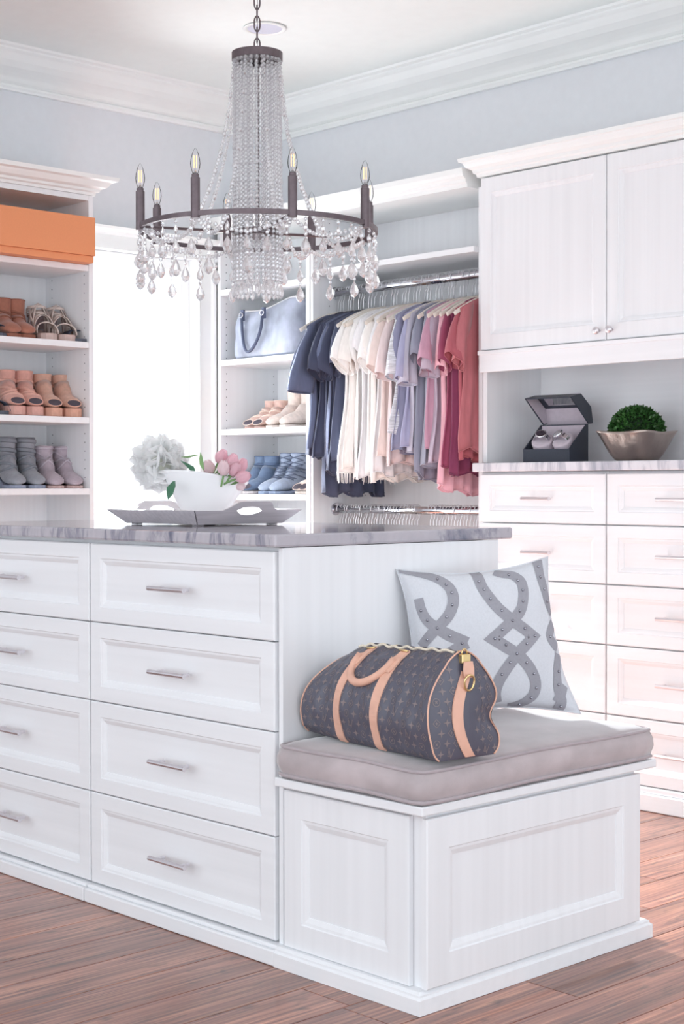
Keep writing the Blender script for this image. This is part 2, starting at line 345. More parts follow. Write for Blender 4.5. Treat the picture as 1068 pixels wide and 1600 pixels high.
# ---- upper cabinet with nook below
t = thing('wall_cabinet', 'white two-door upper cabinet with cornice above the open nook', 'cabinet', (-2.993, 4.15, 1.1), world=True)
G().box(-3.531, DY+0.019, 1.0975, -3.512, YB-0.003, 1.47).build('side_panel', W_V, parent=t, bev=0.001)
G().box(-2.474, DY+0.019, 1.0975, -2.455, YB-0.003, 1.47).build('side_panel', W_V, parent=t, bev=0.001)
G().box(-3.512, YB-0.018, 1.0975, -2.474, YB-0.003, 1.47).build('back_panel', W_H, parent=t)
G().box(-3.531, DY+0.019, 1.4705, -2.455, YB-0.003, 2.085).build('carcass', W_V, parent=t)
G().box(-3.531, DY-0.001, 1.407, -2.455, DY+0.018, 1.468).box(-3.535, DY-0.006, 1.466, -2.451, DY+0.018, 1.480).build('valance', W_H, parent=t, bev=0.0015)
for x0, x1, kx in ((-3.526, -2.9965, -3.020), (-2.9935, -2.458, -2.970)):
    g = G(); framed(g, (x0, DY, 1.4825), (1,0,0), (0,0,1), (0,-1,0), x1-x0, 0.589, m=0.045, step=0.02, dep=0.009, mv=0.052)
    d = g.build('door', W_V, parent=t)
    g = G(); pr = [(0.004, 0), (0.005, 0.010), (0.009, 0.014), (0.0125, 0.018), (0.0125, 0.023), (0.009, 0.027), (0.003, 0.029)]
    g.loft([[(kx+r*cos(2*pi*k/14), DY-zz, 1.513+r*sin(2*pi*k/14)) for k in range(14)] for r, zz in pr]); g.build('knob', STEEL, parent=d, o=t.location, smooth=True)
cpf = [(-0.02, 2.076), (0.006, 2.076), (0.008, 2.086), (0.016, 2.090), (0.018, 2.100), (0.032, 2.108), (0.040, 2.120), (0.042, 2.126), (0.052, 2.128), (0.054, 2.140), (-0.02, 2.140)]
g = G(); base_profile(g, [(-3.531, YB-0.003, -1, 0), (-3.531, DY, -1, -1), (-2.455, DY, 1, -1), (-2.455, YB-0.003, 1, 0)], cpf); g.build('cornice', W_TRIM, parent=t)
G().box(-3.53, DY, 2.10, -2.456, YB-0.003, 2.138).build('top_panel', W_TRIM, parent=t)

# ---- closet units helper
def pins(parent, xs, ys, zs, axis):
    g = G()
    for a in xs:
        for b in ys:
            for z in zs:
                if axis == 'x': g.tube([(a, b, z), (a+0.0008, b, z)], 0.0022, 6)
                else: g.tube([(a, b, z), (a, b-0.0008, z)], 0.0022, 6)
    return stuff(g.build('pin_holes', DARK, parent=parent))
# ---- left shelf unit (faces +x)
LX0, LX1, LY0, LY1 = XL+0.004, -4.70, 2.50, 3.207
t = thing('shelf_unit', 'tall white open shelf unit of shoes left of the window', 'shelves', (-4.85, 2.85, 0), world=True)
G().box(LX0, LY0, 0.0005, LX1, LY0+0.019, 2.072).build('side_panel', W_V, parent=t, bev=0.001)
G().box(LX0, LY1-0.019, 0.0005, LX1, LY1, 2.072).build('side_panel', W_V, parent=t, bev=0.001)
G().box(LX0, LY0+0.019, 0.0005, LX0+0.008, LY1-0.019, 2.072).build('back_panel', W_V, parent=t)
for z in (1.82, 1.541, 1.268, 1.010, 0.74, 0.46, 0.12):
    G().box(LX0+0.008, LY0+0.0195, z-0.022, LX1-0.001, LY1-0.0195, z).build('shelf', W_H, parent=t, bev=0.001)
G().box(LX0+0.008, LY0+0.0195, 2.053, LX1, LY1-0.0195, 2.072).build('top_panel', W_H, parent=t)
lcp = [(-0.02, 2.0725), (0.006, 2.0725), (0.008, 2.082), (0.018, 2.086), (0.020, 2.094), (0.036, 2.100), (0.046, 2.112), (0.050, 2.118), (0.066, 2.122), (0.070, 2.136), (-0.02, 2.136)]
g = G(); base_profile(g, [(LX0+0.001, LY0, 0, -1), (LX1, LY0, 1, -1), (LX1, LY1, 1, 1), (LX0+0.001, LY1, 0, 1)], lcp); g.build('cornice', W_TRIM, parent=t)
g = G()
pins_z = [1.05+0.032*k for k in range(30) if abs((1.05+0.032*k)-1.26) > 0.02 and abs((1.05+0.032*k)-1.53) > 0.02 and abs((1.05+0.032*k)-1.81) > 0.02]
for xx in (LX1-0.03, LX0+0.05):
    for z in pins_z: g.tube([(xx, LY1-0.0188, z), (xx, LY1-0.0198, z)], 0.0022, 6)
stuff(g.build('pin_holes', DARK, parent=t))
# ---- corner tower (faces -y) right of the window
TY = 4.0
t = thing('shelf_unit', 'white corner shelf tower with handbag and shoes right of the window', 'shelves', (-4.69, 4.16, 0), world=True)
G().box(-4.968, TY, 0.0005, -4.948, YB-0.003, 2.052).build('side_panel', W_V, parent=t, bev=0.001)
G().box(-4.426, TY, 0.0005, -4.405, YB-0.003, 2.052).build('side_panel', W_V, parent=t, bev=0.001)
G().box(-4.948, YB-0.012, 0.0005, -4.426, YB-0.003, 2.052).build('back_panel', W_V, parent=t)
for z in (1.822, 1.534, 1.250, 0.985, 0.70, 0.40, 0.12):
    G().box(-4.9475, TY+0.001, z-0.024, -4.4265, YB-0.0125, z).build('shelf', W_H, parent=t, bev=0.001)
pins(t, (-4.9478,), (TY+0.03, YB-0.035), [1.0+0.032*k for k in range(32)], 'x')
# ---- hanging section
t = thing('hanging_unit', 'white hanging closet section with cornice and top shelf over the clothes', 'closet', (-3.97, 4.16, 0), world=True)
G().box(-4.404, TY+0.004, 0.0005, -4.390, YB-0.003, 2.052).build('side_panel', W_V, parent=t, bev=0.001)
G().box(-3.566, TY+0.03, 0.0005, -3.547, YB-0.003, 2.052).build('side_panel', W_V, parent=t, bev=0.001)
G().box(-4.389, YB-0.012, 0.0005, -3.567, YB-0.003, 2.052).build('back_panel', W_V, parent=t)
G().box(-4.389, TY+0.006, 1.828, -3.567, YB-0.0125, 1.848).build('shelf', W_H, parent=t, bev=0.001)
G().box(-4.389, TY+0.01, 0.10, -3.567, YB-0.0125, 0.12).build('shelf', W_H, parent=t, bev=0.001)
pins(t, (-4.3898,), (4.09, YB-0.035), [0.98+0.032*k for k in range(34)], 'x')
hcp = [(YB-0.003, 2.0525), (TY-0.004, 2.0525), (TY-0.006, 2.066), (TY-0.012, 2.070), (TY-0.014, 2.080), (TY-0.026, 2.088), (TY-0.030, 2.098), (TY-0.032, 2.116), (YB-0.003, 2.116)]
G().loft([[(-4.985, a, b) for a, b in hcp], [(-3.588, a, b) for a, b in hcp]]).build('cornice', W_TRIM, parent=t)

# ------------------------------------------------------------------ soft furnishing on the bench
VELVET = mat('taupe_velvet', rgb(190, 178, 180), 0.85, sheen=0.8, noise=(9, 9, 14), amt=0.22, bump=0.3, bscale=500)
PIPE = mat('taupe_piping', rgb(178, 166, 170), 0.85, sheen=0.5, noise=(40, 40, 40), amt=0.1)
t = thing('seat_cushion', 'taupe velvet box cushion with piped edges on the white bench', 'cushion', (-2.24, 2.504, 0.404), world=True)
cx, cy, hx, hy = -2.238, 2.504, 0.216, 0.380
def cush_ring(z, ins, wob, n=96):
    out = []
    for k in range(n):
        a = 2*pi*k/n; ca, sa = cos(a), sin(a); p = 26.0
        r = (abs(ca)**p + abs(sa)**p) ** (-1/p)
        x, y = ca*r, sa*r
        w = 1 + wob*0.0008*sin(7*a+1.3)
        out.append((cx + x*(hx-ins)*w, cy + y*(hy-ins)*w, z + wob*(0.0012*sin(3*a+0.5) + 0.0014*sin(5*a+2))))
    return out
g = G(); rings = []
for z, ins, wob in ((0.4052, 0.03, 0), (0.407, 0.008, 0.3), (0.418, 0.001, 1), (0.435, -0.004, 1), (0.452, -0.003, 1), (0.466, 0.002, 1), (0.472, 0.007, 1), (0.479, 0.022, 1)):
    rings.append(cush_ring(z, ins, wob))
for k in range(1, 8):
    f = k/7.0; rings.append([(cx+(p[0]-cx)*(1-f), cy+(p[1]-cy)*(1-f), 0.479+(p[2]-0.479)*(1-f)+0.010*(1-(1-f)**2)) for p in rings[7]] if k < 7 else [(cx+0.002*cos(2*pi*j/96), cy+0.002*sin(2*pi*j/96), 0.489) for j in range(96)])
g.loft(rings); g.build('cushion_body', VELVET, parent=t, smooth=True)
for z, ins in ((0.4125, 0.001), (0.471, 0.004)):
    G().tube(cush_ring(z, ins, 1), 0.0042, 6, closed=True).build('piping', PIPE, parent=t, smooth=True)
CZ = 0.4885   # cushion top

# ---- pillow
PIL = mat('pale_grey_linen', rgb(218, 220, 226), 0.9, sheen=0.3, noise=(250, 250, 250), amt=0.05, bump=0.35, bscale=900)
BAND = mat('grey_appliqued_band', rgb(160, 159, 167), 0.8, noise=(200, 200, 200), amt=0.06, bump=0.2, bscale=700)
pil = thing('throw_pillow', 'pale grey throw pillow with studded grey interlaced bands, standing on the bench cushion', 'pillow', (-2.30, 2.655, CZ), world=True)
BL = Vector((-2.405, 2.468, CZ+0.004)); BR = Vector((-2.195, 2.835, CZ+0.004))
TL = Vector((-2.452, 2.492, 0.829)); TR = Vector((-2.278, 2.818, 0.853))
PN = (BR-BL).cross(TL-BL).normalized()
if PN.x < 0: PN = -PN
def ppt(u, v, side=1, off=0.0):
    """u,v in 0..1 over the pillow"""
    cu, cv = 2*u-1, 2*v-1
    iu = 0.13*(1-cu**2)**1.0; iv = 0.14*(1-cv**2)**1.0           # edges drawn in between the corners
    uu = 0.5+0.5*cu*(1-iv*abs(cu)**3); vv = 0.5+0.5*cv*(1-iu*abs(cv)**3)
    b = BL.lerp(BR, uu); tt = TL.lerp(TR, uu); p = b.lerp(tt, vv)
    th = 0.062*max(0, (1-cu**2))**0.42*max(0, (1-cv**2))**0.42
    wr = 0.0016*sin(23*u+9*v)*abs(cu)**2 + 0.0025*sin(17*v-6*u)*abs(cu)**3 + 0.002*sin(19*u+3)*abs(cv)**3
    th2 = th*(1 if side > 0 else 0.75)
    return p + PN*(side*th2 + (wr if side > 0 else 0) + off)
n = 40
for side in (1, -1):
    g = G(); vs_ = [tuple(ppt(i/n, j/n, side)) for j in range(n+1) for i in range(n+1)]
    fs_ = [((j*(n+1)+i), (j*(n+1)+i+1), ((j+1)*(n+1)+i+1), ((j+1)*(n+1)+i)) for j in range(n) for i in range(n)]
    if side < 0: fs_ = [tuple(reversed(q)) for q in fs_]
    g.add(vs_, fs_).build('cover_front' if side > 0 else 'cover_back', PIL, parent=pil, smooth=True)
edge = [ppt(i/20, 0) for i in range(20)] + [ppt(1, i/20) for i in range(20)] + [ppt(1-i/20, 1) for i in range(20)] + [ppt(0, 1-i/20) for i in range(20)]
G().tube(edge, 0.0022, 6, closed=True).build('edge_seam', PIL, parent=pil, smooth=True)
def uvp(x, y):      # crop coordinates of the pattern -> pillow u, v
    l = 57+(y-90)*0.10; r = 893+(y-55)*0.134
    tp = 90-35*(x-l)/(r-l); return ((x-l)/(r-l), 1-(y-tp)/(868-tp))
def smooth_path(pts, k=6):
    out = []; P = [Vector((a, b, 0)) for a, b in pts]
    for i in range(len(P)-1):
        p0 = P[max(i-1, 0)]; p1 = P[i]; p2 = P[i+1]; p3 = P[min(i+2, len(P)-1)]
        for j in range(k):
            t_ = j/k
            out.append(0.5*((2*p1)+(p2-p0)*t_+(2*p0-5*p1+4*p2-p3)*t_*t_+(3*p1-p0-3*p2+p3)*t_**3))
    out.append(P[-1]); return out
def band(pts, w=58, name='band', off=0.0012, sharp=False):
    P = smooth_path(pts) if not sharp else [Vector((pts[i][0]+(pts[i+1][0]-pts[i][0])*j/8, pts[i][1]+(pts[i+1][1]-pts[i][1])*j/8, 0)) for i in range(len(pts)-1) for j in range(8)]+[Vector((pts[-1][0], pts[-1][1], 0))]; g = G(); vv = []; m = len(P)
    for i, p in enumerate(P):
        d = (P[min(i+1, m-1)]-P[max(i-1, 0)]); d.normalize(); nn = Vector((-d.y, d.x, 0))
        mt = 1.0
        if sharp and 0 < i < m-1:
            e1 = (P[i]-P[i-1]).normalized(); e2 = (P[i+1]-P[i]).normalized(); mt = 1/max(0.5, sqrt(max(0, (1+e1.dot(e2))/2)))
            tb = e1+e2; tb.normalize(); nn = Vector((-tb.y, tb.x, 0))
        for s in (-1, -0.33, 0.33, 1):
            q = p+nn*(s*w/2*mt); u, v = uvp(q.x, q.y); u = min(max(u, 0.002), 0.998); v = min(max(v, 0.002), 0.998)
            vv.append(tuple(ppt(u, v, 1, off)))
    g.add(vv, [(i*4+j, i*4+j+1, i*4+j+5, i*4+j+4) for i in range(m-1) for j in range(3)])
    return g.build('band', BAND, parent=pil, smooth=True)
bands = [
 [(632,385),(560,320),(510,250),(478,180),(462,60)], [(632,385),(682,330),(704,260),(706,200),(690,160),(650,125),(600,112),(560,90)],
 [(650,555),(710,620),(745,690),(748,750),(728,800),(680,845),(630,866)], [(650,555),(600,620),(560,690),(545,760),(560,830)],
 [(237,410),(180,365),(150,310),(138,250)], [(237,410),(300,345),(326,280),(322,220),(295,170),(240,125),(160,95),(70,80)],
 [(237,410),(310,450),(395,490)], [(237,410),(190,450),(140,500)], [(395,490),(320,530),(250,580)],
 [(820,60),(828,150),(850,225),(875,300),(910,350)], [(910,400),(860,470),(915,530)], [(915,560),(890,640),(880,740),(895,800),(880,866)], [(925,720),(900,760),(870,820)]]
for b_ in bands: band(b_)
band([(632,385),(525,474),(650,555)], sharp=True); band([(632,385),(745,468),(650,555)], sharp=True)
studs = [(468,160),(490,211),(520,268),(575,332),(637,125),(683,167),(703,226),(697,287),(673,338),(631,386),(574,430),(695,428),(533,474),(752,466),(590,508),(702,506),(647,554),(698,602),(612,598),(738,660),(570,658),(753,738),(731,797),(681,847),
         (252,135),(294,172),(321,224),(320,292),(289,354),(238,409),(182,366),(147,315),(306,452),(179,466),(368,491),(820,98),(825,159),(848,226),(865,290),(860,472),(883,720),(890,845),(897,650)]
sm = G().ball((0,0,0), 0.0034, 8, 4).build('stud', mat('dark_nickel_stud', rgb(178, 178, 188), 0.2, 0.8, noise=(400, 400, 400), amt=0.5), parent=pil, smooth=True, loc=(0, 0, 0)); first_s = True
for x_, y_ in studs:
    o = sm if first_s else sm.copy()
    if not first_s: C.objects.link(o); o.parent = pil
    first_s = False
    u, v = uvp(x_, y_); o.location = ppt(min(max(u, .005), .995), min(max(v, .005), .995), 1, 0.0022) - pil.location

# ---- duffel bag
CANVAS = mat('brown_coated_canvas', rgb(88, 88, 102), 0.36, noise=(30, 30, 30), amt=0.08, bump=0.06, bscale=700)
LEATHER = mat('natural_cowhide', rgb(232, 182, 160), 0.5, noise=(40, 40, 40), amt=0.08)
PRINT = mat('tan_monogram_print', rgb(134, 121, 122), 0.45, noise=(80, 80, 80), amt=0.08)
BRASS = mat('pale_brass', rgb(232, 205, 150), 0.28, 0.9, noise=(50, 50, 50), amt=0.05)
bag = thing('duffel_bag', 'brown monogram canvas duffel bag with tan leather handles on the bench cushion', 'bag', (-2.445, 2.206, CZ-0.002), radians(-6.5))
BLn, BW, BH = 0.425, 0.165, 0.206
def bsec(v, u=0.5):
    """cross-section point (b depth, z) v 0..1 front bottom -> over the top -> back bottom"""
    PR = [(0.012, 0.0), (0.0, 0.012), (-0.008, 0.035), (-0.014, 0.062), (-0.013, 0.092), (-0.004, 0.124), (0.014, 0.154), (0.038, 0.181), (0.062, 0.199), (0.083, 0.206)]
    PR = PR + [(0.166-a, b) for a, b in reversed(PR[:-1])]
    f = v*(len(PR)-1); i = min(int(f), len(PR)-2); f -= i
    p0, p1, p2, p3 = PR[max(i-1, 0)], PR[i], PR[i+1], PR[min(i+2, len(PR)-1)]
    r = [0.5*((2*p1[k])+(p2[k]-p0[k])*f+(2*p0[k]-5*p1[k]+4*p2[k]-p3[k])*f*f+(3*p1[k]-p0[k]-3*p2[k]+p3[k])*f**3) for k in (0, 1)]
    return r
def bag_pt(u, v, off=0.0):
    b, z = bsec(v)
    # ends: the left end slumps, the top is shorter than the base
    l = max(0.0, 1-u/0.30); hz = 1-0.16*l**2.2; z2 = z*hz
    a = u*BLn
    a += 0.012*(1-u)*(z/BH) + 0.052*(1-u)**1.5*(z/BH)**3.5                       # left end leans inward at the top
    a -= (z/BH)*0.012*u**6
    nb = -1 if v < 0.5 else 1
    mid = sin(pi*min(1, z/BH))
    dent = 0.010*math.exp(-((u-0.80)/0.10)**2)*math.exp(-((z-0.115)/0.035)**2)      # soft dents
    dent += 0.006*math.exp(-((u-0.16)/0.08)**2)*math.exp(-((z-0.09)/0.04)**2)
    wr = 0.0022*sin(26*u+30*z)*mid + 0.0015*sin(60*u-25*z)*mid
    b2 = b + (-nb)*(dent)*(1 if v < 0.5 else 0.4) + wr
    bottom = 0.006*l if z < 0.02 else 0
    if v > 0.5: b2 -= 0.030*math.exp(-((z-0.075)/0.03)**2)*u**7
    # sag of the zip line
    if 0.40 < v < 0.60: z2 -= 0.004*sin(9*u*pi)**2 + 0.003*sin(5*u)
    p = Vector((a, b2, z2+bottom))
    if off:
        q1 = bag_pt(min(u+0.004, 1.0), v); q0 = bag_pt(max(u-0.004, 0), v); r1 = bag_pt(u, min(v+0.004, 1)); r0 = bag_pt(u, max(v-0.004, 0))
        nn = (q1-q0).cross(r1-r0)
        if nn.length > 0: nn.normalize(); p += nn*(-off if nn.z < -0.2 and v > 0.06 and v < 0.94 and False else off)
    return p
nu, nv = 56, 60
g = G(); vv = [tuple(bag_pt(i/nu, j/nv)) for j in range(nv+1) for i in range(nu+1)]
g.add(vv, [(j*(nu+1)+i, j*(nu+1)+i+1, (j+1)*(nu+1)+i+1, (j+1)*(nu+1)+i) for j in range(nv) for i in range(nu)])
g.add([tuple(bag_pt(0, 0)), tuple(bag_pt(1, 0)), tuple(bag_pt(1, 1)), tuple(bag_pt(0, 1))], [(3, 2, 1, 0)])
def cap_pt(u0, v, f, off=0.0):
    """end panel: v round the outline, f 0 at outline .. 1 at the centre line"""
    p = bag_pt(u0, v); c = bag_pt(u0, v); half = 0.083
    q = Vector((p.x, half, p.z)).lerp(p, 1-f); s = 1 if u0 > 0.5 else -1
    bul = 0.014*sin(pi*min(1, f)/2)*sin(pi*min(1, p.z/BH))**0.6
    if v > 0.5:   # fold on the far side of the end panel
        e = math.exp(-((p.z-0.07)/0.03)**2)*(1-f)
        bul -= 0.006*e
    q.x += s*(bul+off)
    return q
for u0 in (0, 1):
    m_ = 10; vv = [tuple(cap_pt(u0, j/nv, i/m_)) for j in range(nv+1) for i in range(m_+1)]
    g.add(vv, [((j*(m_+1)+i), (j*(m_+1)+i+1), ((j+1)*(m_+1)+i+1), ((j+1)*(m_+1)+i)) for j in range(nv) for i in range(m_)])
g.build('body', CANVAS, parent=bag, smooth=True)
# monogram print: small flat motifs laid on the cloth
def star(r, k=4, inner=0.32, rot=0): 
    return [(r*(1 if i % 2 == 0 else inner)*cos(pi*i/k+rot), r*(1 if i % 2 == 0 else inner)*sin(pi*i/k+rot)) for i in range(2*k)]
def strip(pts, w):
    out = []
    for (x0, y0), (x1, y1) in zip(pts[:-1], pts[1:]):
        dx, dy = x1-x0, y1-y0; l = sqrt(dx*dx+dy*dy); nx, ny = -dy/l*w/2, dx/l*w/2
        out.append([(x0+nx, y0+ny), (x1+nx, y1+ny), (x1-nx, y1-ny), (x0-nx, y0-ny)])
    return out
def motif(kind):
    r = 0.0085
    if kind == 0: return [star(r*1.05)]
    if kind == 1:
        sq = [(r*0.95*cos(pi/2*i), r*0.95*sin(pi/2*i)) for i in range(5)]
        return strip(sq, 0.0013)+[star(r*0.52)]
    if kind == 2:
        ci = [(r*0.9*cos(pi/5*i), r*0.9*sin(pi/5*i)) for i in range(11)]
        return strip(ci, 0.0013)+[star(r*0.6, 4, 0.3, pi/4)]
    L1 = strip([(-0.004, 0.010), (-0.0065, -0.005), (0.003, -0.005)], 0.0016)
    V1 = strip([(-0.003, 0.006), (0.0015, -0.0095), (0.008, 0.0075)], 0.0016)
    return L1+V1+strip([(-0.006, 0.010), (-0.0015, 0.010)], 0.001)+strip([(0.006, 0.0075), (0.0098, 0.0075)], 0.001)
# arc length table over v for even spacing
tab = [0.0]; prev = bsec(0)
for i in range(1, 201):
    c_ = bsec(i/200); tab.append(tab[-1]+sqrt((c_[0]-prev[0])**2+(c_[1]-prev[1])**2)); prev = c_
def v_at(s):
    s = max(0, min(s, tab[-1]));
    for i in range(200):
        if tab[i+1] >= s: return (i+(s-tab[i])/max(1e-9, tab[i+1]-tab[i]))/200
    return 1.0
g = G(); pat = [[0, 3, 0, 1], [2, 0, 1, 0], [0, 1, 0, 3], [1, 0, 2, 0]]
sp = 0.0235
def lay(poly_list, fn):
    for poly in poly_list:
        g.add([tuple(fn(x, y)) for x, y in poly], [tuple(range(len(poly)))])
row = 0; s = 0.014
while s < tab[-1]-0.01:
    col = 0; a0 = 0.010+(sp/2 if row % 2 else 0)
    while a0 < BLn-0.008:
        kd = pat[row % 4][col % 4]
        lay(motif(kd), lambda x, y: bag_pt(min(max((a0+x)/BLn, 0), 1), v_at(s+y if s < tab[-1]/2 else s-y), 0.0007))
        a0 += sp; col += 1
    s += sp*0.86; row += 1
stuff(g.build('monogram_print', PRINT, parent=bag))
g = G(); row = 0; z0 = 0.014
while z0 < 0.178:
    half_w = 0.09 if z0 < 0.08 else 0.09*sqrt(max(0.05, 1-((z0-0.08)/0.13)**2)); b0 = -half_w+(0.012 if row % 2 else 0.022); col = 0
    while b0 < half_w-0.008:
        kd = pat[row % 4][col % 4]
        if abs(b0) > 0.022:
            def fn(x, y, b0=b0, z0=z0):
                zz = z0+y; bb = b0+x
                lo, hi = 0.02, 0.5
                for _ in range(14):
                    md = (lo+hi)/2
                    if bsec(md)[1] < zz: lo = md
                    else: hi = md
                v = lo if bb < 0 else 1-lo
                wd_ = abs(0.083-bsec(v)[0]); f = 1-min(abs(bb)/max(wd_, 0.001), 0.98)
                return cap_pt(1, v, f, 0.0007)
            lay(motif(kd), fn)
        b0 += sp; col += 1
    z0 += sp*0.86; row += 1
stuff(g.build('monogram_print', PRINT, parent=bag))
def bag_strap(path, w, name, off=0.0022, m=LEATHER, fn=None, wd=(1, 0)):
    g = G(); vv = []; k = len(path)
    for i, (u, v) in enumerate(path):
        for s in (-1, 1):
            for o_ in (off, 0.0):
                vv.append(tuple(bag_pt(u+s*w/2/BLn*wd[0], v, o_)))
    fs = []
    for i in range(k-1):
        a = i*4; b = a+4
        fs += [(a, a+2, b+2, b), (a+1, a, b, b+1), (a+2, a+3, b+3, b+2)]
    g.add(vv, fs); return g.build(name, m, parent=bag)
for u in (0.30, 0.60):
    bag_strap([(u, 0.012+0.38*i/22) for i in range(23)], 0.026, 'leather_strap')
    bag_strap([(u, 0.60+0.385*i/22) for i in range(23)], 0.026, 'leather_strap')
# handles
for side in (0, 1):
    v0 = 0.385 if side == 0 else 0.615
    pa, pb = bag_pt(0.30, v0, 0.006), bag_pt(0.60, v0, 0.006); dn = -1 if side == 0 else 1
    path = []
    for i in range(21):
        t_ = i/20; p = pa.lerp(pb, t_)
        h = sin(pi*t_)**0.62
        if side == 0: p = p + Vector((-0.030*h*(1-t_)-0.004, -0.040*h, -0.052*h))
        else: p = p + Vector((0, 0.034*h, -0.045*h))
        path.append(p)
    G().tube(path, [0.0075+0.001*sin(pi*i/20) for i in range(21)], 10).build('handle', LEATHER, parent=bag, smooth=True)
    for pe, u in ((pa, 0.30), (pb, 0.60)):
        g = G(); q0 = bag_pt(u, v0-0.05*dn*-1 if False else v0, 0.0045); vv = []
        for i in range(7):
            v = v0+(-0.05+0.018*i)*(1 if side == 0 else -1)
            w = [0.006, 0.013, 0.016, 0.015, 0.013, 0.013, 0.012][i]
            for s in (-1, 1):
                for o_ in (0.0052, 0.0015): vv.append(tuple(bag_pt(u+s*w/BLn, v, o_)))
        fs = []
        for i in range(6):
            a = i*4; b = a+4; fs += [(a, a+2, b+2, b), (a+1, a, b, b+1), (a+2, a+3, b+3, b+2)]
        g.add(vv, fs); tab_ = g.build('handle_tab', LEATHER, parent=bag)
        va = v0+0.045*(1 if side == 0 else -1)
        G().tube([bag_pt(u-0.016/BLn, va, 0.007), bag_pt(u+0.016/BLn, va, 0.007)], 0.0022, 6).build('buckle_bar', BRASS, parent=tab_, smooth=True)
# piping and end strap
for u0 in (0, 1):
    pts = [bag_pt(u0, 0.005+0.99*i/60)+Vector((0.002*(1 if u0 else -1), 0, 0)) for i in range(61)]
    if u0:
        pts = [cap_pt(1, 0.005+0.99*i/60, 0.0)+Vector((0.0015, 0, 0.001)) for i in range(61)]
    G().tube(pts, 0.0019, 6).build('piping', LEATHER, parent=bag, smooth=True)
pts = []
vv = []
for i in range(25):
    z = 0.003+i*(0.168/24); lo, hi = 0.0, 0.5
    for _ in range(16):
        md = (lo+hi)/2
        if bsec(md)[1] < z: lo = md
        else: hi = md
    bow = 0.034*sin(pi*(i/24.0)**0.9)-0.006*(1-i/24.0)
    wd_ = abs(0.083-bsec(lo)[0])
    for s in (-1, 1):
        bb = -bow+s*0.0125; v = lo if bb < 0 else 1-lo
        f = 1-min(abs(bb)/max(wd_, 0.001), 0.98)
        for o_ in (0.003, 0.0004): vv.append(tuple(cap_pt(1, v, f, o_)))
fs = []
for i in range(24):
    a = i*4; b = a+4; fs += [(a, a+2, b+2, b), (a+1, a, b, b+1), (a+2, a+3, b+3, b+2)]
G().add(vv, fs).build('end_strap', LEATHER, parent=bag)
zp = [bag_pt(0.10+0.86*i/60, 0.472+0.004*sin(i*0.45)+0.002*sin(i*0.9), 0.002) for i in range(61)]
G().tube(zp, 0.0032, 6, flat=(1, 0.8)).build('zipper', mat('cream_zip_tape', rgb(240, 228, 208), 0.5, 0.0, noise=(500, 500, 500), amt=0.2), parent=bag, smooth=True)
G().add([tuple(bag_pt(0.09+0.875*i/40, 0.488+s*0.012, 0.0012)) for i in range(41) for s in (-1, 1)], [(2*i, 2*i+1, 2*i+3, 2*i+2) for i in range(40)]).build('zip_tape', mat('dark_zip_cloth', rgb(70, 66, 76), 0.6, noise=(80, 80, 80)), parent=bag)
te = cap_pt(1, 0.5, 0.2, 0.004)
top = Vector((te.x+0.010, 0.083, 0.190))
lk = G().box(top.x-0.011, top.y-0.014, top.z-0.004, top.x+0.002, top.y+0.008, top.z+0.014).build('padlock', BRASS, parent=bag, bev=0.002)
G().tube([(top.x-0.005, top.y-0.010+0.007*cos(pi*i/8)+0.007, top.z+0.014+0.010*sin(pi*i/8)) for i in range(9)], 0.0016, 6).build('shackle', BRASS, parent=lk, smooth=True)
G().tube([(top.x-0.022-0.006*cos(2*pi*i/14), top.y-0.004+0.002*sin(2*pi*i/14), top.z+0.010+0.008*sin(2*pi*i/14)) for i in range(14)], 0.0018, 6, closed=True).build('zip_ring', BRASS, parent=bag, smooth=True)
G().loft([[(top.x+0.004+0.003*k, top.y-0.012-w_*0.8+i*(w_*1.6+0.024)-0.001, top.z-0.002-0.030*k+0.002*j) for i, j in ((0, 0), (1, 0), (1, 1), (0, 1))] for k, w_ in ((0, 0.0), (0.5, 0.003), (1.0, 0.002))]).build('leather_tab', LEATHER, parent=bag, bev=0.001)
rc = Vector((top.x+0.011, top.y-0.004, top.z-0.034))
G().tube([rc+Vector((0.002*sin(2*pi*i/18), 0.0125*cos(2*pi*i/18), -0.004+0.0165*sin(2*pi*i/18)*(1.1 if sin(2*pi*i/18) < 0 else 0.75))) for i in range(18)], 0.0022, 7, closed=True).build('d_ring', BRASS, parent=bag, smooth=True)

# ------------------------------------------------------------------ tray, vase and flowers
TZ = 0.9170
TRAY = mat('grey_washed_wood', rgb(226, 219, 223), 0.35, noise=(90, 6, 90), amt=0.14, bump=0.1, bscale=80)
tray = thing('serving_tray', 'grey wooden tray with flared sides and oval handle holes on the countertop', 'tray', (-3.245, 2.565, TZ))
hx_, hy_ = 0.150, 0.142; fl_ = 0.038; zb, zt = 0.007, 0.039
G().box(-hx_, -hy_, zb-0.003, hx_, hy_, zb+0.005).build('tray_base', TRAY, parent=tray)
for sx, sy in ((-1, -1), (1, -1), (-1, 1), (1, 1)):
    G().box(sx*(hx_-0.018)-0.011, sy*(hy_-0.018)-0.011, 0.0, sx*(hx_-0.018)+0.011, sy*(hy_-0.018)+0.011, zb-0.0035).build('foot', TRAY, parent=tray, bev=0.002)
for sy in (-1, 1):      # plain long sides
    g = G(); th = 0.008
    prof = [(0, zb-0.004), (fl_, zt), (fl_-th, zt+0.002), (-th, zb)]
    g.loft([[(sx*(hx_+o_*1.0), sy*(hy_+o_), z) for o_, z in prof] for sx in (-1, 1)]); g.build('side_wall', TRAY, parent=tray, bev=0.001)
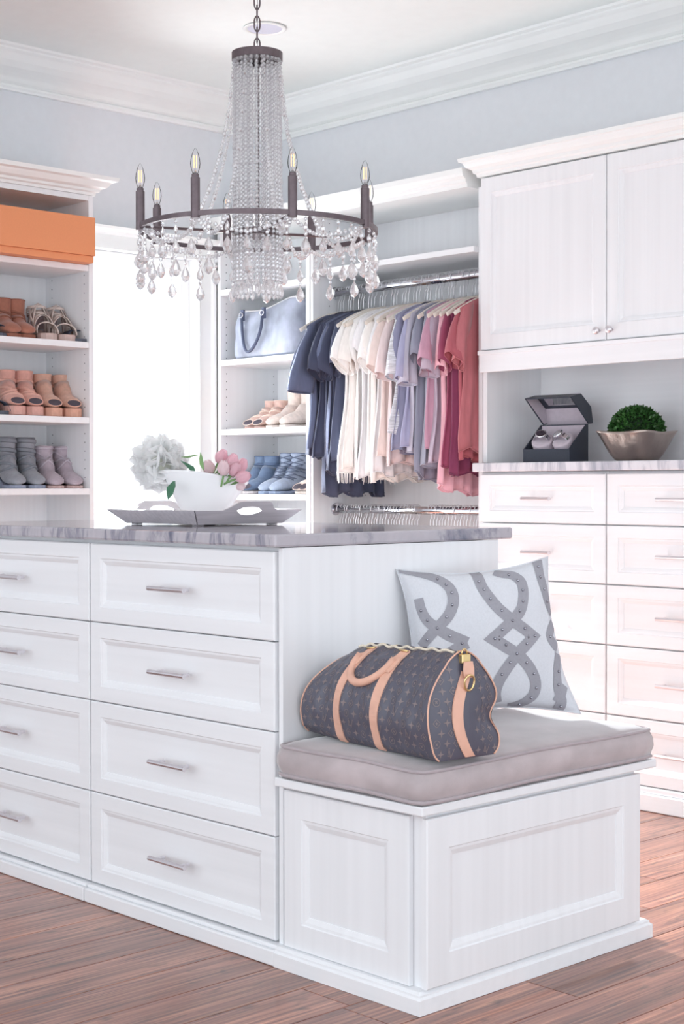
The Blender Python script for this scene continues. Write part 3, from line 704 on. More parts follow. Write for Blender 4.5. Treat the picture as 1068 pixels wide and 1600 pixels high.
for sx in (-1, 1):      # ends with a raised grip and an oval hole
    N_ = 24; outer = []; 
    for i in range(N_+1):
        yy = -1+2*i/N_; a = abs(yy)
        h = 1.0 if a > 0.46 else (1.0+0.62*(1-max(0, (a-0.30)/0.16)) if a > 0.30 else 1.62)
        outer.append((yy, h))
    g = G(); holes = []
    def wp(yy, f, o_):  # f 0 base .. 1 rim
        return (sx*(hx_+fl_*f+o_), yy*(hy_+fl_*min(f, 1.0)), zb-0.004*(1-f)+(zt-zb)*f)
    cols = []
    for i in range(N_+1):
        yy, h = outer[i]; a = abs(yy)
        if a < 0.22:
            hh = 0.34*sqrt(max(0, 1-(a/0.22)**2)); lo_, hi_ = 0.98-hh, 0.98+hh*0.9
        else: lo_ = hi_ = 0.98
        cols.append((yy, h, lo_, hi_))
    for o1, o2 in ((0.004, -0.004),):
        for i in range(N_):
            A, B = cols[i], cols[i+1]
            for (fa0, fa1, fb0, fb1) in ((0, A[2], 0, B[2]), (A[3], A[1], B[3], B[1])):
                if fa1-fa0 < 1e-6 and fb1-fb0 < 1e-6: continue
                vv = [wp(A[0], fa0, o1), wp(A[0], fa1, o1), wp(B[0], fb1, o1), wp(B[0], fb0, o1), wp(A[0], fa0, o2), wp(A[0], fa1, o2), wp(B[0], fb1, o2), wp(B[0], fb0, o2)]
                g.add(vv, [(0, 1, 2, 3), (7, 6, 5, 4), (1, 5, 6, 2), (0, 3, 7, 4)])
    g.build('handle_wall', TRAY, parent=tray)
CER = mat('white_ceramic', (0.88, 0.87, 0.88, 1), 0.25, noise=(5, 5, 5), amt=0.01)
VX, VY, VZ = -3.244, 2.568, TZ+0.0125
vase = thing('vase', 'white flared ceramic vase of flowers standing in the tray', 'vase', (VX, VY, VZ), radians(46))
def vring(f, ins=0.0):
    hw = 0.056+0.062*f**1.1-ins; hd = 0.042+0.022*f-ins; out = []
    for k in range(48):
        a = 2*pi*k/48; x = hw*cos(a); y = hd*sin(a)
        z = 0.122*f
        if f > 0.4: z -= (f-0.4)/0.6*(0.016*(x/hw)+0.010*(x/hw)**2-0.004)
        out.append((-x if False else x, y, z))
    return out
rs = [vring(f) for f in (0, 0.02, 0.1, 0.25, 0.4, 0.55, 0.7, 0.85, 0.96, 1.0)] + [vring(f, 0.005) for f in (1.0, 0.85, 0.6, 0.3, 0.06)]
vb = G().loft(rs).build('vase_body', CER, parent=vase, smooth=True)
GREEN = mat('tulip_green', rgb(122, 160, 100), 0.45, noise=(60, 60, 20), amt=0.2)
DGREEN = mat('leaf_green', rgb(70, 122, 92), 0.45, noise=(60, 60, 20), amt=0.25)
PINK = mat('pink_petal', rgb(255, 226, 233), 0.5, sheen=0.2, noise=(60, 60, 60), amt=0.10)
PINK2 = mat('pale_pink_petal', rgb(255, 238, 240), 0.55, sheen=0.2, noise=(60, 60, 60), amt=0.08)
WPET = mat('white_petal', (0.97, 0.97, 0.965, 1), 0.6, noise=(60, 60, 60), amt=0.01)
CREAM = mat('cream_petal_heart', rgb(250, 250, 238), 0.6, noise=(60, 60, 60), amt=0.05)
def let_light_through(m, k=0.6):
    nt = m.node_tree; N = nt.nodes; L = nt.links; b = N['Principled BSDF']; out = N['Material Output']
    tl = N.new('ShaderNodeBsdfTranslucent'); tl.inputs['Color'].default_value = [min(1.0, v*1.06) for v in b.inputs['Base Color'].default_value]; mx = N.new('ShaderNodeMixShader'); mx.inputs[0].default_value = k
    L.new(b.outputs[0], mx.inputs[1]); L.new(tl.outputs[0], mx.inputs[2]); L.new(mx.outputs[0], out.inputs['Surface'])
for m_ in (PINK, PINK2, WPET, CREAM): let_light_through(m_)
def petal_geo(L_, w, cup, base=0.0, n=6, m=6, tip=1.0):
    g = G(); vv = []
    for j in range(m+1):
        t_ = j/m; ww = w*sin(pi*min(1, t_*0.93+0.07)**0.85)**0.75*0.5
        for i in range(n+1):
            s = -1+2*i/n; ang = s*cup
            vv.append((base*sin(pi*t_)+ww*(cos(ang)-1)*0.9 + base*0.2, ww*sin(ang)/max(0.3, sin(cup)) if cup > 0.01 else ww*s, L_*t_))
    g.add(vv, [(j*(n+1)+i, j*(n+1)+i+1, (j+1)*(n+1)+i+1, (j+1)*(n+1)+i) for j in range(m) for i in range(n)]); return g
def leaf(parent, pts, w, m, name='leaf'):
    g = G(); vv = []; P = [Vector(p) for p in pts]; k = len(P)
    for i, p in enumerate(P):
        d = (P[min(i+1, k-1)]-P[max(i-1, 0)]).normalized(); s_ = d.cross(Vector((0.3, -0.6, 0.7))).normalized()
        ww = w*sin(pi*(0.08+0.90*i/(k-1)))
        up_ = s_.cross(d)
        vv += [tuple(p-s_*ww+up_*ww*0.3), tuple(p), tuple(p+s_*ww+up_*ww*0.3)]
    g.add(vv, [(3*i+j, 3*i+j+1, 3*i+j+4, 3*i+j+3) for i in range(k-1) for j in range(2)])
    return g.build(name, m, parent=parent, smooth=True)
def px(x, y, d):   # point at camera depth d seen at photo pixel (x, y): used only to place things
    r = rt*((x-534)/F_PX) - up*((y-800)/F_PX) + fw; return Vector((0, 0, 1.02)) + r*d
pet_out = None
tul = [((326, 730), PINK2, 'pale pink tulip at the left of the tulips, low by the vase rim', 4.13, (-0.2, 0.9)),
       ((346, 713), PINK, 'pink tulip standing highest of the tulips in the white vase', 4.13, (0.5, 0.85)),
       ((363, 720), PINK, 'pink tulip just below and right of the highest tulip', 4.11, (0.35, 0.9)),
       ((349, 731), PINK2, 'small pale pink tulip in the middle of the tulip bunch', 4.05, (0.0, 0.9)),
       ((367, 733), PINK, 'large pale pink tulip bud right of the middle of the bunch', 4.06, (0.5, 0.8)),
       ((377, 727), PINK, 'pink tulip partly hidden at the back right of the bunch', 4.14, (0.5, 0.8)),
       ((380, 745), PINK, 'pink tulip lowest at the right, leaning out over the vase rim', 4.05, (0.95, 0.25)),
       ((372, 757), PINK2, 'pale pink tulip hanging lowest against the vase rim', 4.10, (0.8, -0.5))]
pets = {}
for (p, m, lb, d, (lx, lz)) in tul:
    c = px(p[0], p[1], d); ax = (rt*lx + Vector((0, 0, lz)) + fw*-0.15).normalized(); c0 = c-ax*0.020
    root = thing('tulip', lb, 'flower', c0, group='tulips in the white vase')
    q = ax.to_track_quat('Z', 'Y')
    for i in range(6):
        if m.name not in pets: pets[m.name] = petal_geo(0.041, 0.027, 0.95, 0.010).build('petal', m, parent=root, smooth=True, solid=0.0006); o = pets[m.name]
        else:
            o = pets[m.name].copy(); C.objects.link(o); o.parent = root
        mm = q.to_matrix().to_4x4() @ Matrix.Rotation(i*pi/3, 4, 'Z') @ Matrix.Translation((0.0055 if i % 2 else 0.0035, 0, 0)) @ Matrix.Rotation(-0.06 if i % 2 else 0.02, 4, 'Y')
        o.matrix_local = mm
    base = Vector((VX+0.008*(lx), VY+0.008, VZ+0.06)); b = base-c0
    G().tube([(0, 0, 0), tuple(-ax*0.02+b*0.15), tuple(b*0.6+ax*0.004), tuple(b)], 0.0028, 7).build('stem', GREEN, parent=root, smooth=True)
    l0 = b*0.35; leaf(root, [l0, l0+ax*0.018+rt*0.006, l0+ax*0.034+rt*0.003], 0.006, GREEN)
# white peony
c = px(250, 724, 4.16); root = thing('peony', 'large white many-petalled peony bloom leaning left over the vase', 'flower', c)
random.seed(11); g = G(); proto_p = petal_geo(0.042, 0.046, 0.8, 0.006, 4, 4)
for k in range(230):
    zz = 1-2*(k+0.5)/230; r_ = sqrt(1-zz*zz); a = k*2.39996; d = Vector((r_*cos(a), r_*sin(a), zz))
    q = d.to_track_quat('Z', 'Y') if k % 3 else (d+Vector((random.uniform(-.6, .6), random.uniform(-.6, .6), random.uniform(-.6, .6)))).to_track_quat('Z', 'Y')
    M_ = Matrix.Translation(d*(0.040+random.uniform(-0.004, 0.008))) @ q.to_matrix().to_4x4() @ Matrix.Rotation(random.uniform(0, 6.3), 4, 'Z') @ Matrix.Rotation(random.uniform(0.1, 0.75), 4, 'Y')
    g.add([tuple(M_ @ Vector(v)) for v in proto_p.v], proto_p.f)
stuff(g.build('petals', WPET, parent=root, smooth=True))
G().ball((0, 0, 0), 0.050, 16, 10).build('bloom_heart', CREAM, parent=root, smooth=True)
b = Vector((VX-0.01, VY, VZ+0.06))-c
G().tube([(0, 0, 0), tuple(b*0.5+Vector((0, 0, 0.0))), tuple(b)], 0.003, 7).build('stem', DGREEN, parent=root, smooth=True)
def rel(x, y, d=4.08): return px(x, y, d)-c
leaf(root, [rel(272, 752, 4.06), rel(268, 762, 4.03), rel(266, 772, 4.02), rel(262, 781, 4.03)], 0.013, DGREEN)
leaf(root, [rel(282, 720, 4.06), rel(292, 728), rel(300, 733), rel(306, 741)], 0.009, DGREEN)
leaf(root, [rel(283, 714), rel(293, 715), rel(304, 712), rel(310, 712)], 0.004, GREEN)
leaf(root, [rel(318, 735), rel(315, 725), rel(314, 716), rel(313, 706)], 0.006, GREEN)

# ------------------------------------------------------------------ things in the nook
BLK = mat('navy_black_leatherette', rgb(48, 54, 68), 0.45, noise=(300, 300, 300), amt=0.15, bump=0.2, bscale=600)
LIN = mat('lilac_grey_suede_lining', rgb(204, 192, 202), 0.9, sheen=0.4, noise=(80, 80, 80), amt=0.06)
NZ = 1.0965
W_, D_ = 0.180, 0.125
box = thing('watch_winder', 'open black two-watch case with window lid and grey lining on the nook counter', 'watch case', (-3.370, 4.035, NZ), radians(8))
def side_poly(pts, x0, x1, m, name, par=box, bev=0.0008):
    g = G(); g.loft([[(x0, a, b) for a, b in pts], [(x1, a, b) for a, b in pts]]); return g.build(name, m, parent=par, bev=bev)
bp_ = [(0, 0), (0, 0.044), (0.114, 0.130), (D_, 0.130), (D_, 0)]
side_poly(bp_, 0, 0.004, BLK, 'side_panel'); side_poly(bp_, W_-0.004, W_, BLK, 'side_panel')
G().box(0.004, 0, 0, W_-0.004, 0.004, 0.044).build('front_panel', BLK, parent=box)
G().box(0.004, D_-0.004, 0, W_-0.004, D_, 0.130).build('back_panel', BLK, parent=box)
G().box(0.004, 0.004, 0, W_-0.004, D_-0.004, 0.004).build('bottom_panel', BLK, parent=box)
G().box(0.0045, 0.0045, 0.0, W_-0.0045, D_-0.0045, 0.036).build('lining', LIN, parent=box)
G().loft([[(x, a, b) for a, b in ((0.006, 0.036), (D_-0.006, 0.036), (D_-0.006, 0.128), (0.112, 0.128))] for x in (0.0045, W_-0.0045)]).build('lining', LIN, parent=box) if False else None
G().box(0.0045, D_-0.010, 0.036, W_-0.0045, D_-0.0045, 0.126).build('lining', LIN, parent=box)
lp = [(0.008, 0.2165), (0.077, 0.230), (0.145, 0.188), (0.158, 0.133), (0.128, 0.1305)]
lid = side_poly(lp, 0, 0.004, BLK, 'lid')
side_poly(lp, W_-0.004, W_, BLK, 'lid_side', par=box)
def slab(p, q, x0, x1, th, m, name, inn=1, par=box, hole=None):
    d = Vector((q[0]-p[0], q[1]-p[1])); nn = Vector((-d.y, d.x)).normalized()*th*inn
    pts = [p, q, (q[0]+nn.x, q[1]+nn.y), (p[0]+nn.x, p[1]+nn.y)]
    g = G().loft([[(x0, a, b) for a, b in pts], [(x1, a, b) for a, b in pts]]); return g.build(name, m, parent=par)
slab(lp[0], lp[1], 0.004, W_-0.004, 0.004, BLK, 'lid_front', -1)
def lerp2(p, q, f): return (p[0]+(q[0]-p[0])*f, p[1]+(q[1]-p[1])*f)
a1, a2 = lerp2(lp[1], lp[2], 0.2), lerp2(lp[1], lp[2], 0.8)
for s, e, x0, x1 in ((lp[1], a1, 0.004, W_-0.004), (a2, lp[2], 0.004, W_-0.004), (a1, a2, 0.004, 0.022), (a1, a2, W_-0.022, W_-0.004)):
    slab(s, e, x0, x1, 0.004, BLK, 'lid_frame', -1)
slab(a1, a2, 0.022, W_-0.022, 0.002, PANE, 'lid_window', -1)
slab(lp[2], lp[3], 0.004, W_-0.004, 0.004, BLK, 'lid_back', -1)
off_ = lambda p, k=0.0045: (p[0]-k*0.97, p[1]-k*0.3)
slab(off_(lp[2]), off_(lp[3]), 0.0045, W_-0.0045, 0.001, LIN, 'lid_lining', -1)
for x0 in (0.0042, W_-0.0055):
    side_poly([(0.016, 0.2135), (0.076, 0.224), (0.140, 0.185), (0.152, 0.137), (0.128, 0.134)], x0, x0+0.0012, LIN, 'lid_lining', bev=0)
def watch(x0, name_lb, tilt, metal_dark):
    w = thing('wristwatch', name_lb, 'watch', Vector(box.matrix_basis @ Vector((x0, 0.050, 0.064))), group=None, rot=(radians(-38), radians(tilt), radians(8)))
    # cuff: wide soft oval drum, axis up/out of the case
    return w
bpy.context.view_layer.update()
SILV = CHROME
for x0, tilt, lb1, lb2 in ((0.048, 6, 'left round grey suede watch cuff in the open case', 'silver bracelet watch wrapped on the left cuff'), (0.130, -8, 'right round grey suede watch cuff in the open case', 'silver bracelet watch wrapped on the right cuff')):
    w = thing('watch_cuff', lb1, 'cuff', box.matrix_basis @ Vector((x0, 0.052, 0.062)), rot=(radians(40), radians(tilt), radians(8)))
    G().lathe([(0.024, -0.030), (0.034, -0.029), (0.0365, -0.024), (0.037, 0.012), (0.0362, 0.0165), (0.032, 0.018), (0.010, 0.018)], n=28).build('cuff_drum', LIN, parent=w, smooth=True)
    h = thing('wristwatch', lb2, 'watch', w.matrix_basis @ Vector((0, 0.002, 0.017)), rot=(radians(40), radians(tilt), radians(8+(10 if tilt > 0 else -22))))
    h.scale = (1.3, 1.3, 1.3)
    # bracelet arch of links
    for k in range(13):
        a = pi*(k+0.5)/13
        if 4 <= k <= 8: continue
        p = Vector((0.0225*cos(a), 0, 0.019*sin(a)-0.002)); g = G().box(-0.0026, -0.0075, -0.0013, 0.0026, 0.0075, 0.0013)
        g.build('bracelet_link', SILV, parent=h, loc=p, rot=(0, -a+pi/2, 0), bev=0.0008)
    G().lathe([(0.0135, 0.0), (0.015, 0.001), (0.015, 0.0055), (0.0125, 0.007), (0.012, 0.0062)], (0, 0, 0.0165), n=24).build('watch_case', SILV, parent=h, smooth=True)
    G().lathe([(0.0118, 0.0), (0.0118, 0.0006)], (0, 0, 0.0228), n=24).build('dial', mat('dark_dial' if tilt > 0 else 'pale_dial', rgb(70, 60, 70) if tilt > 0 else rgb(180, 178, 184), 0.3, noise=(90, 90, 90)), parent=h)
    G().box(-0.0005, 0, 0.0236, 0.0005, 0.008, 0.0240).box(0, -0.0005, 0.0236, 0.006, 0.0005, 0.0240).build('hands', SILV, parent=h)
# bowl
BOWL = mat('champagne_hammered_metal', rgb(178, 164, 156), 0.30, 0.95, noise=(14, 14, 14), amt=0.12, bump=0.5, bscale=35, dist=0.004)
BX, BY = -2.985, 4.147
bowl = thing('bowl', 'champagne metal bowl with four pointed corners on the nook counter', 'bowl', (BX, BY, NZ), radians(46))
def bring(f, ins=0.0):
    out = []
    for k in range(64):
        a = 2*pi*k/64; cr_ = abs(cos(2*a))**3
        r = 0.056+(0.044+0.022*cr_)*f**0.62+0.012*cr_*f**4-ins+ (0.0)
        z = 0.100*f**1.15 + (0.004*cr_-0.004+0.002*sin(a))*(f if f > 0.6 else 0)
        out.append((r*cos(a), r*sin(a), z))
    return out
G().loft([bring(f) for f in (0, 0.03, 0.1, 0.22, 0.36, 0.5, 0.65, 0.8, 0.93, 1.0)]+[bring(f, 0.0045) for f in (1.0, 0.85, 0.65, 0.45, 0.25, 0.08)]).build('bowl_body', BOWL, parent=bowl, smooth=True)
plant = thing('boxwood_ball', 'dark green boxwood foliage ball filling the metal bowl', 'plant', (BX+0.003, BY-0.004, NZ+0.098))
G().ball((0, 0, 0), 0.078, 20, 12, sz=0.9).build('leafy_core', mat('dark_core_green', rgb(28, 52, 30), 0.8, noise=(60, 60, 60)), parent=plant, smooth=True)  # solid ball under the leaves, coloured darker than them
BOXW = mat('boxwood_leaf', rgb(58, 104, 48), 0.4, noise=(45, 45, 45), amt=0.55)
random.seed(21); g = G()
for k in range(2600):
    zz = 1-1.5*(k+0.5)/2600; r_ = sqrt(max(0, 1-zz*zz)); a = k*2.39996; d = Vector((r_*cos(a), r_*sin(a), zz))
    q = (d+Vector((random.uniform(-.5, .5), random.uniform(-.5, .5), random.uniform(-.4, .5)))).normalized().to_track_quat('Z', 'Y')
    M_ = Matrix.Translation(Vector((d.x, d.y, d.z*0.92))*(0.080+random.uniform(-0.007, 0.006))) @ q.to_matrix().to_4x4() @ Matrix.Rotation(random.uniform(0, 6.3), 4, 'Z')
    l, w = random.uniform(0.009, 0.014), random.uniform(0.0035, 0.005)
    g.add([tuple(M_ @ Vector(v)) for v in ((0, 0, -0.002), (w, 0.001, l*0.5), (0, 0.0025, l), (-w, 0.001, l*0.5))], [(0, 1, 2, 3)])
stuff(g.build('foliage', BOXW, parent=plant))

# ------------------------------------------------------------------ orange box
ORG = mat('orange_box_paper', rgb(236, 152, 104), 0.5, noise=(200, 200, 200), amt=0.03)
t = thing('storage_box', 'long orange lidded box on the highest shelf of the left unit', 'box', (-4.82, 2.88, 1.8205), world=True)
G().box(-4.97, 2.56, 1.8210, -4.652, 3.176, 1.845).build('box_base', ORG, parent=t, bev=0.001)
G().box(-4.972, 2.557, 1.8455, -4.645, 3.179, 1.983).build('lid', ORG, parent=t, bev=0.0015)

# ------------------------------------------------------------------ shoes
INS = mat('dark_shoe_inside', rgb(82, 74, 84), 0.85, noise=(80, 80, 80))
def shoe_mats(nm, up_c, so_c, st_c):
    return (mat(nm+'_upper', up_c, 0.8, noise=(70, 70, 70), amt=0.14, sheen=0.3, bump=0.2, bscale=300), mat(nm+'_sole', so_c, 0.7, noise=(60, 60, 60), amt=0.12), mat(nm+'_strap', st_c, 0.75, noise=(70, 70, 70), amt=0.1))
def hx(x):    # half width of the sole outline
    P = [(-0.108, 0.004), (-0.10, 0.020), (-0.08, 0.029), (-0.04, 0.028), (0.0, 0.029), (0.04, 0.038), (0.075, 0.041), (0.10, 0.034), (0.115, 0.020), (0.122, 0.004)]
    for (a, b), (c, d) in zip(P[:-1], P[1:]):
        if a <= x <= c: return b+(d-b)*(x-a)/(c-a)
    return 0.004
def pairs_mesh(prs, n=18, cap=False, inset=0.0):
    rs = []
    for (fx, fz), (bx, bz), w in prs:
        cx_, cz_ = (fx+bx)/2, (fz+bz)/2; dx, dz = (fx-bx)/2, (fz-bz)/2
        rs.append([(cx_+dx*cos(2*pi*k/n), w*sin(2*pi*k/n)*(1-0.0), cz_+dz*cos(2*pi*k/n)) for k in range(n)])
    return rs
def build_shoe(label, m, kind, loc, yaw, shaft=0.20, heel=0.08, plat=0.02, wedge=False, straps=(), laces=False, peep=False, sandal=False, cat='shoe', group=None, sc=1.0, cutout=False, sw=1.0):
    um, so, st = m
    t = thing(kind, label, cat, loc, yaw, group); 
    S = sc
    def h(x): return (plat+(heel-plat)*min(1, max(0, (0.035-x)/0.125))**1.15)
    X = [-0.106, -0.095, -0.075, -0.05, -0.025, 0.0, 0.03, 0.06, 0.085, 0.105, 0.118]
    def sole_ring(x, zt_, zb_, w): return [(x*S, -w*S, zb_*S), (x*S, w*S, zb_*S), (x*S, w*S, zt_*S), (x*S, -w*S, zt_*S)]
    g = G()
    thk = 0.010 if not wedge else 0
    g.loft([sole_ring(x, h(x), 0.0005 if (wedge or h(x)-thk < 0.004) else max(0.0005, h(x)-max(thk, plat*0.95)), hx(x)*(0.98)) for x in X])
    g.build('sole', so, parent=t, bev=0.002, smooth=False)
    if not wedge and heel > 0.02:
        g = G(); g.loft([[((-0.104+0.012*(1-f)+a*(0.042+0.012*f))*S, b*(0.018+0.008*f)*S, (0.0005+(heel-0.006)*f)*S) for a, b in ((0, -0.6), (0.3, -1), (1, -0.9), (1, 0.9), (0.3, 1), (0, 0.6))] for f in (0, 0.5, 1)])
        g.build('heel', so, parent=t, smooth=False)
    if not sandal:
        hh = h
        P = [((-0.018, shaft), (-0.108, shaft-0.004), 0.037*sw), ((-0.020, heel+(shaft-heel)*0.72), (-0.104, heel+(shaft-heel)*0.70), 0.035*sw), ((-0.018, heel+(shaft-heel)*0.5+0.0), (-0.097, heel+(shaft-heel)*0.42), 0.033),
             ((-0.004, heel+0.072), (-0.098, heel+0.045), 0.032), ((0.015, heel*0.8+0.062), (-0.107, heel+0.020), 0.032), ((0.034, hh(0.034)+0.056), (-0.100, heel+0.001), 0.032),
             ((0.055, hh(0.055)+0.049), (-0.040, hh(-0.04)+0.001), 0.034), ((0.078, hh(0.078)+0.043), (0.015, hh(0.015)+0.001), 0.038), ((0.098, hh(0.098)+0.034), (0.060, hh(0.06)+0.001), 0.038),
             ((0.112, hh(0.1)+0.024), (0.090, hh(0.09)+0.001), 0.032), ((0.119, hh(0.1)+0.012), (0.110, hh(0.11)+0.001), 0.018), ((0.120, hh(0.1)+0.006), (0.116, hh(0.11)+0.002), 0.006)]
        rs = pairs_mesh(P)
        rs = [[(a*S, b*S, c*S) for a, b, c in r] for r in rs]
        # inner lining ring drops inside the shaft
        g = G().loft(rs, False, True); up_ = g.build('upper', um, parent=t, smooth=True)
        inn = pairs_mesh([((-0.021, shaft-0.0005), (-0.105, shaft-0.0045), 0.034*sw), ((-0.023, shaft-0.05), (-0.100, shaft-0.05), 0.031), ((-0.03, shaft-0.06), (-0.09, shaft-0.06), 0.02)])
        G().loft([[(a*S, b*S, c*S) for a, b, c in r] for r in inn], False, True).build('lining', INS, parent=t, smooth=True)
        G().tube([(a*S, b*S, c*S) for a, b, c in pairs_mesh([P[0]])[0]], 0.0016, 5, closed=True).build('top_edge', st, parent=t, smooth=True)
        if peep:
            c0 = Vector((0.108, 0, hh(0.1)+0.019)); g = G()
            g.loft([[((c0.x+0.004*cos(a)*0-0.012*r*sin(a)+0.0165*(1 if True else 0)*(1-r*0.35)-0.003)*S, 0.025*r*cos(a)*S, (c0.z-0.001+0.0125*r*sin(a))*S) for a in [2*pi*k/20 for k in range(20)]] for r in (0.1, 0.6, 1.0)], True, False)
            g.build('toe_opening', INS, parent=t, smooth=True)
            G().tube([((c0.x-0.012*sin(a)+0.0165*0.65-0.003)*S, 0.026*cos(a)*S, (c0.z-0.001+0.013*sin(a))*S) for a in [2*pi*k/20 for k in range(20)]], 0.0016, 5, closed=True).build('toe_edge', st, parent=t, smooth=True)
        def ring_at(f):
            f = f*(len(P)-1); i = min(int(f), len(P)-2); f -= i; A, B = P[i], P[i+1]
            L_ = lambda a, b: a+(b-a)*f
            return ((L_(A[0][0], B[0][0]), L_(A[0][1], B[0][1])), (L_(A[1][0], B[1][0]), L_(A[1][1], B[1][1])), L_(A[2], B[2])+0.0012)
        for f0, f1, w in straps:      # bands that wrap round, rising from f0 at one side to f1 at the other
            pts = []
            for k in range(24):
                a = 2*pi*k/24; f = f0+(f1-f0)*(0.5+0.5*sin(a)); (fx, fz), (bx, bz), ww = ring_at(f)
                pts.append((((fx+bx)/2+(fx-bx)/2*1.03*cos(a))*S, ww*sin(a)*S, ((fz+bz)/2+(fz-bz)/2*1.03*cos(a))*S))
            G().tube(pts, w, 6, closed=True, flat=(1, 0.45), ref=(0, 0, 1)).build('strap', st, parent=t, smooth=True)
        if laces:
            g = G(); N_ = 9
            for i in range(N_):
                for sgn in (1, -1):
                    pts = []
                    for k in range(7):
                        f = (0.02+0.058*i+0.058*k/6.0)*0.95; a = sgn*(-1.05+2.1*k/6.0); (fx, fz), (bx, bz), ww = ring_at(f)
                        pts.append((((fx+bx)/2+((fx-bx)/2*1.05)*cos(a))*S, ww*1.05*sin(a)*S, ((fz+bz)/2+(fz-bz)/2*1.05*cos(a))*S))
                    g.tube(pts, 0.0019, 5)
            g.build('laces', st, parent=t, smooth=True)
            for i in range(6):
                f = 0.03+0.075*i; (fx, fz), (bx, bz), ww = ring_at(f); pts = []
                for k in range(11):
                    a = 1.1+(2*pi-2.2)*k/10.0
                    pts.append((((fx+bx)/2+(fx-bx)/2*1.04*cos(a))*S, ww*1.04*sin(a)*S, ((fz+bz)/2+(fz-bz)/2*1.04*cos(a))*S))
                G().tube(pts, 0.0022, 5).build('strap', st, parent=t, smooth=True)
    else:
        def sband(x1, x2, w, rise, nm='strap', mm=st, hw=1.0):
            g = G(); vv = []
            for k in range(15):
                a = pi*k/14; x = x1+(x2-x1)*k/14; yv = max(hx(min(max(x, -0.1), 0.11)), 0.024)*hw*cos(a)
                for e in (-1, 1):
                    xx = x+e*w/2; zz = h(xx)+rise*sin(a)**0.85
                    vv.append((xx*S, yv*S, zz*S))
            g.add(vv, [(2*i, 2*i+1, 2*i+3, 2*i+2) for i in range(14)]); return g.build(nm, mm, parent=t, smooth=True, solid=0.002)
        for (x1, x2, w, rise) in straps: sband(x1, x2, w, rise)
        # heel cup and ankle strap
        g = G(); vv = []
        for k in range(17):
            a = pi/2+pi*k/16
            for z, e in ((0.001, 1.0), (0.055, 0.92)):
                vv.append(((-0.055+0.050*e*cos(a))*S, 0.028*e*sin(a)*S, (heel+z)*S))
        g.add(vv, [(2*i, 2*i+1, 2*i+3, 2*i+2) for i in range(16)]); g.build('heel_cup', um, parent=t, smooth=True, solid=0.002)
        for zz, r in ((shaft, 1.0), (shaft-0.022, 0.98)) if shaft > 0.1 else ():
            G().tube([((-0.058+0.042*r*cos(2*pi*k/20))*S, 0.034*r*sin(2*pi*k/20)*S, (zz+0.004*cos(2*pi*k/20))*S) for k in range(20)], 0.0055, 6, closed=True, flat=(1, 0.3), ref=(0, 0, 1)).build('ankle_strap', st, parent=t, smooth=True)
        if shaft > 0.1:
            for sgn in (-1, 1):
                G().tube([(-0.090*S, sgn*0.020*S, (heel+0.045)*S), (-0.082*S, sgn*0.030*S, (heel+0.045+(shaft-heel-0.045)*0.5)*S), (-0.075*S, sgn*0.031*S, shaft*S)], 0.005, 6, flat=(1, 0.35)).build('strap', st, parent=t, smooth=True)
                G().tube([(0.030*S, sgn*0.030*S, (h(0.03)+0.03)*S), (-0.005*S, sgn*0.036*S, (h(0)+0.06)*S), (-0.035*S, sgn*0.030*S, (shaft-0.01)*S)], 0.006, 6, flat=(1, 0.35)).build('strap', st, parent=t, smooth=True)
    return t
def on_wall(x, Z):     # y on the left unit's front line x=-4.71 for photo pixel x
    r = rt*((x-534)/F_PX) + fw; return r.y*(-4.712/r.x)
Z1, Z2, Z3 = 1.5415, 1.2685, 1.0105
BROWN = shoe_mats('russet_suede', rgb(172, 112, 92), rgb(150, 92, 72), rgb(150, 96, 78))
NUDE = shoe_mats('mauve_nude_leather', rgb(196, 176, 180), rgb(206, 180, 172), rgb(226, 210, 202))
PINKS = shoe_mats('dusty_pink_suede', rgb(226, 170, 156), rgb(218, 166, 154), rgb(232, 178, 162))
TAN = shoe_mats('tan_suede', rgb(222, 176, 156), rgb(222, 168, 146), rgb(226, 178, 156))
GREYS = shoe_mats('grey_suede', rgb(150, 152, 160), rgb(150, 156, 176), rgb(134, 138, 146))
MAUVE = shoe_mats('mauve_suede', rgb(182, 168, 178), rgb(208, 176, 172), rgb(196, 184, 194))
NAVYS = shoe_mats('black_leather', rgb(74, 80, 98), rgb(90, 92, 104), rgb(70, 76, 92))
sy = lambda px_: on_wall(px_, 0)
TX = -4.712
YW = radians(-17)
def put(px_, z, dx=0.0): return (TX-0.004-0.120*cos(YW), sy(px_)-0.120*sin(YW), z)
build_shoe('brown suede ankle boot at the photo edge on the upper shoe shelf', BROWN, 'ankle_boot', put(24, Z1), YW, shaft=0.152, heel=0.022, plat=0.014, straps=((0.10, 0.16, 0.004), (0.22, 0.30, 0.004), (0.33, 0.36, 0.003)), group='pair of brown ankle boots', cat='boot')
build_shoe('brown suede ankle boot next to the strappy nude sandals', BROWN, 'ankle_boot', put(46, Z1), YW, shaft=0.152, heel=0.022, plat=0.014, straps=((0.10, 0.16, 0.004), (0.22, 0.30, 0.004), (0.33, 0.36, 0.003)), group='pair of brown ankle boots', cat='boot')
st_ = ((0.052, 0.085, 0.028, 0.042), (0.085, 0.052, 0.026, 0.040), (0.0, 0.050, 0.026, 0.070), (0.045, -0.01, 0.028, 0.075), (-0.05, 0.0, 0.024, 0.105), (-0.01, -0.06, 0.024, 0.100))
build_shoe('nude strappy wedge sandal beside the brown boots', NUDE, 'wedge_sandal', put(80, Z1), YW, shaft=0.128, heel=0.055, plat=0.024, wedge=True, sandal=True, straps=st_, group='pair of nude strappy wedges', cat='sandal')
build_shoe('nude strappy wedge sandal beside the dark flats', NUDE, 'wedge_sandal', put(109, Z1), YW, shaft=0.128, heel=0.055, plat=0.024, wedge=True, sandal=True, straps=st_, group='pair of nude strappy wedges', cat='sandal')
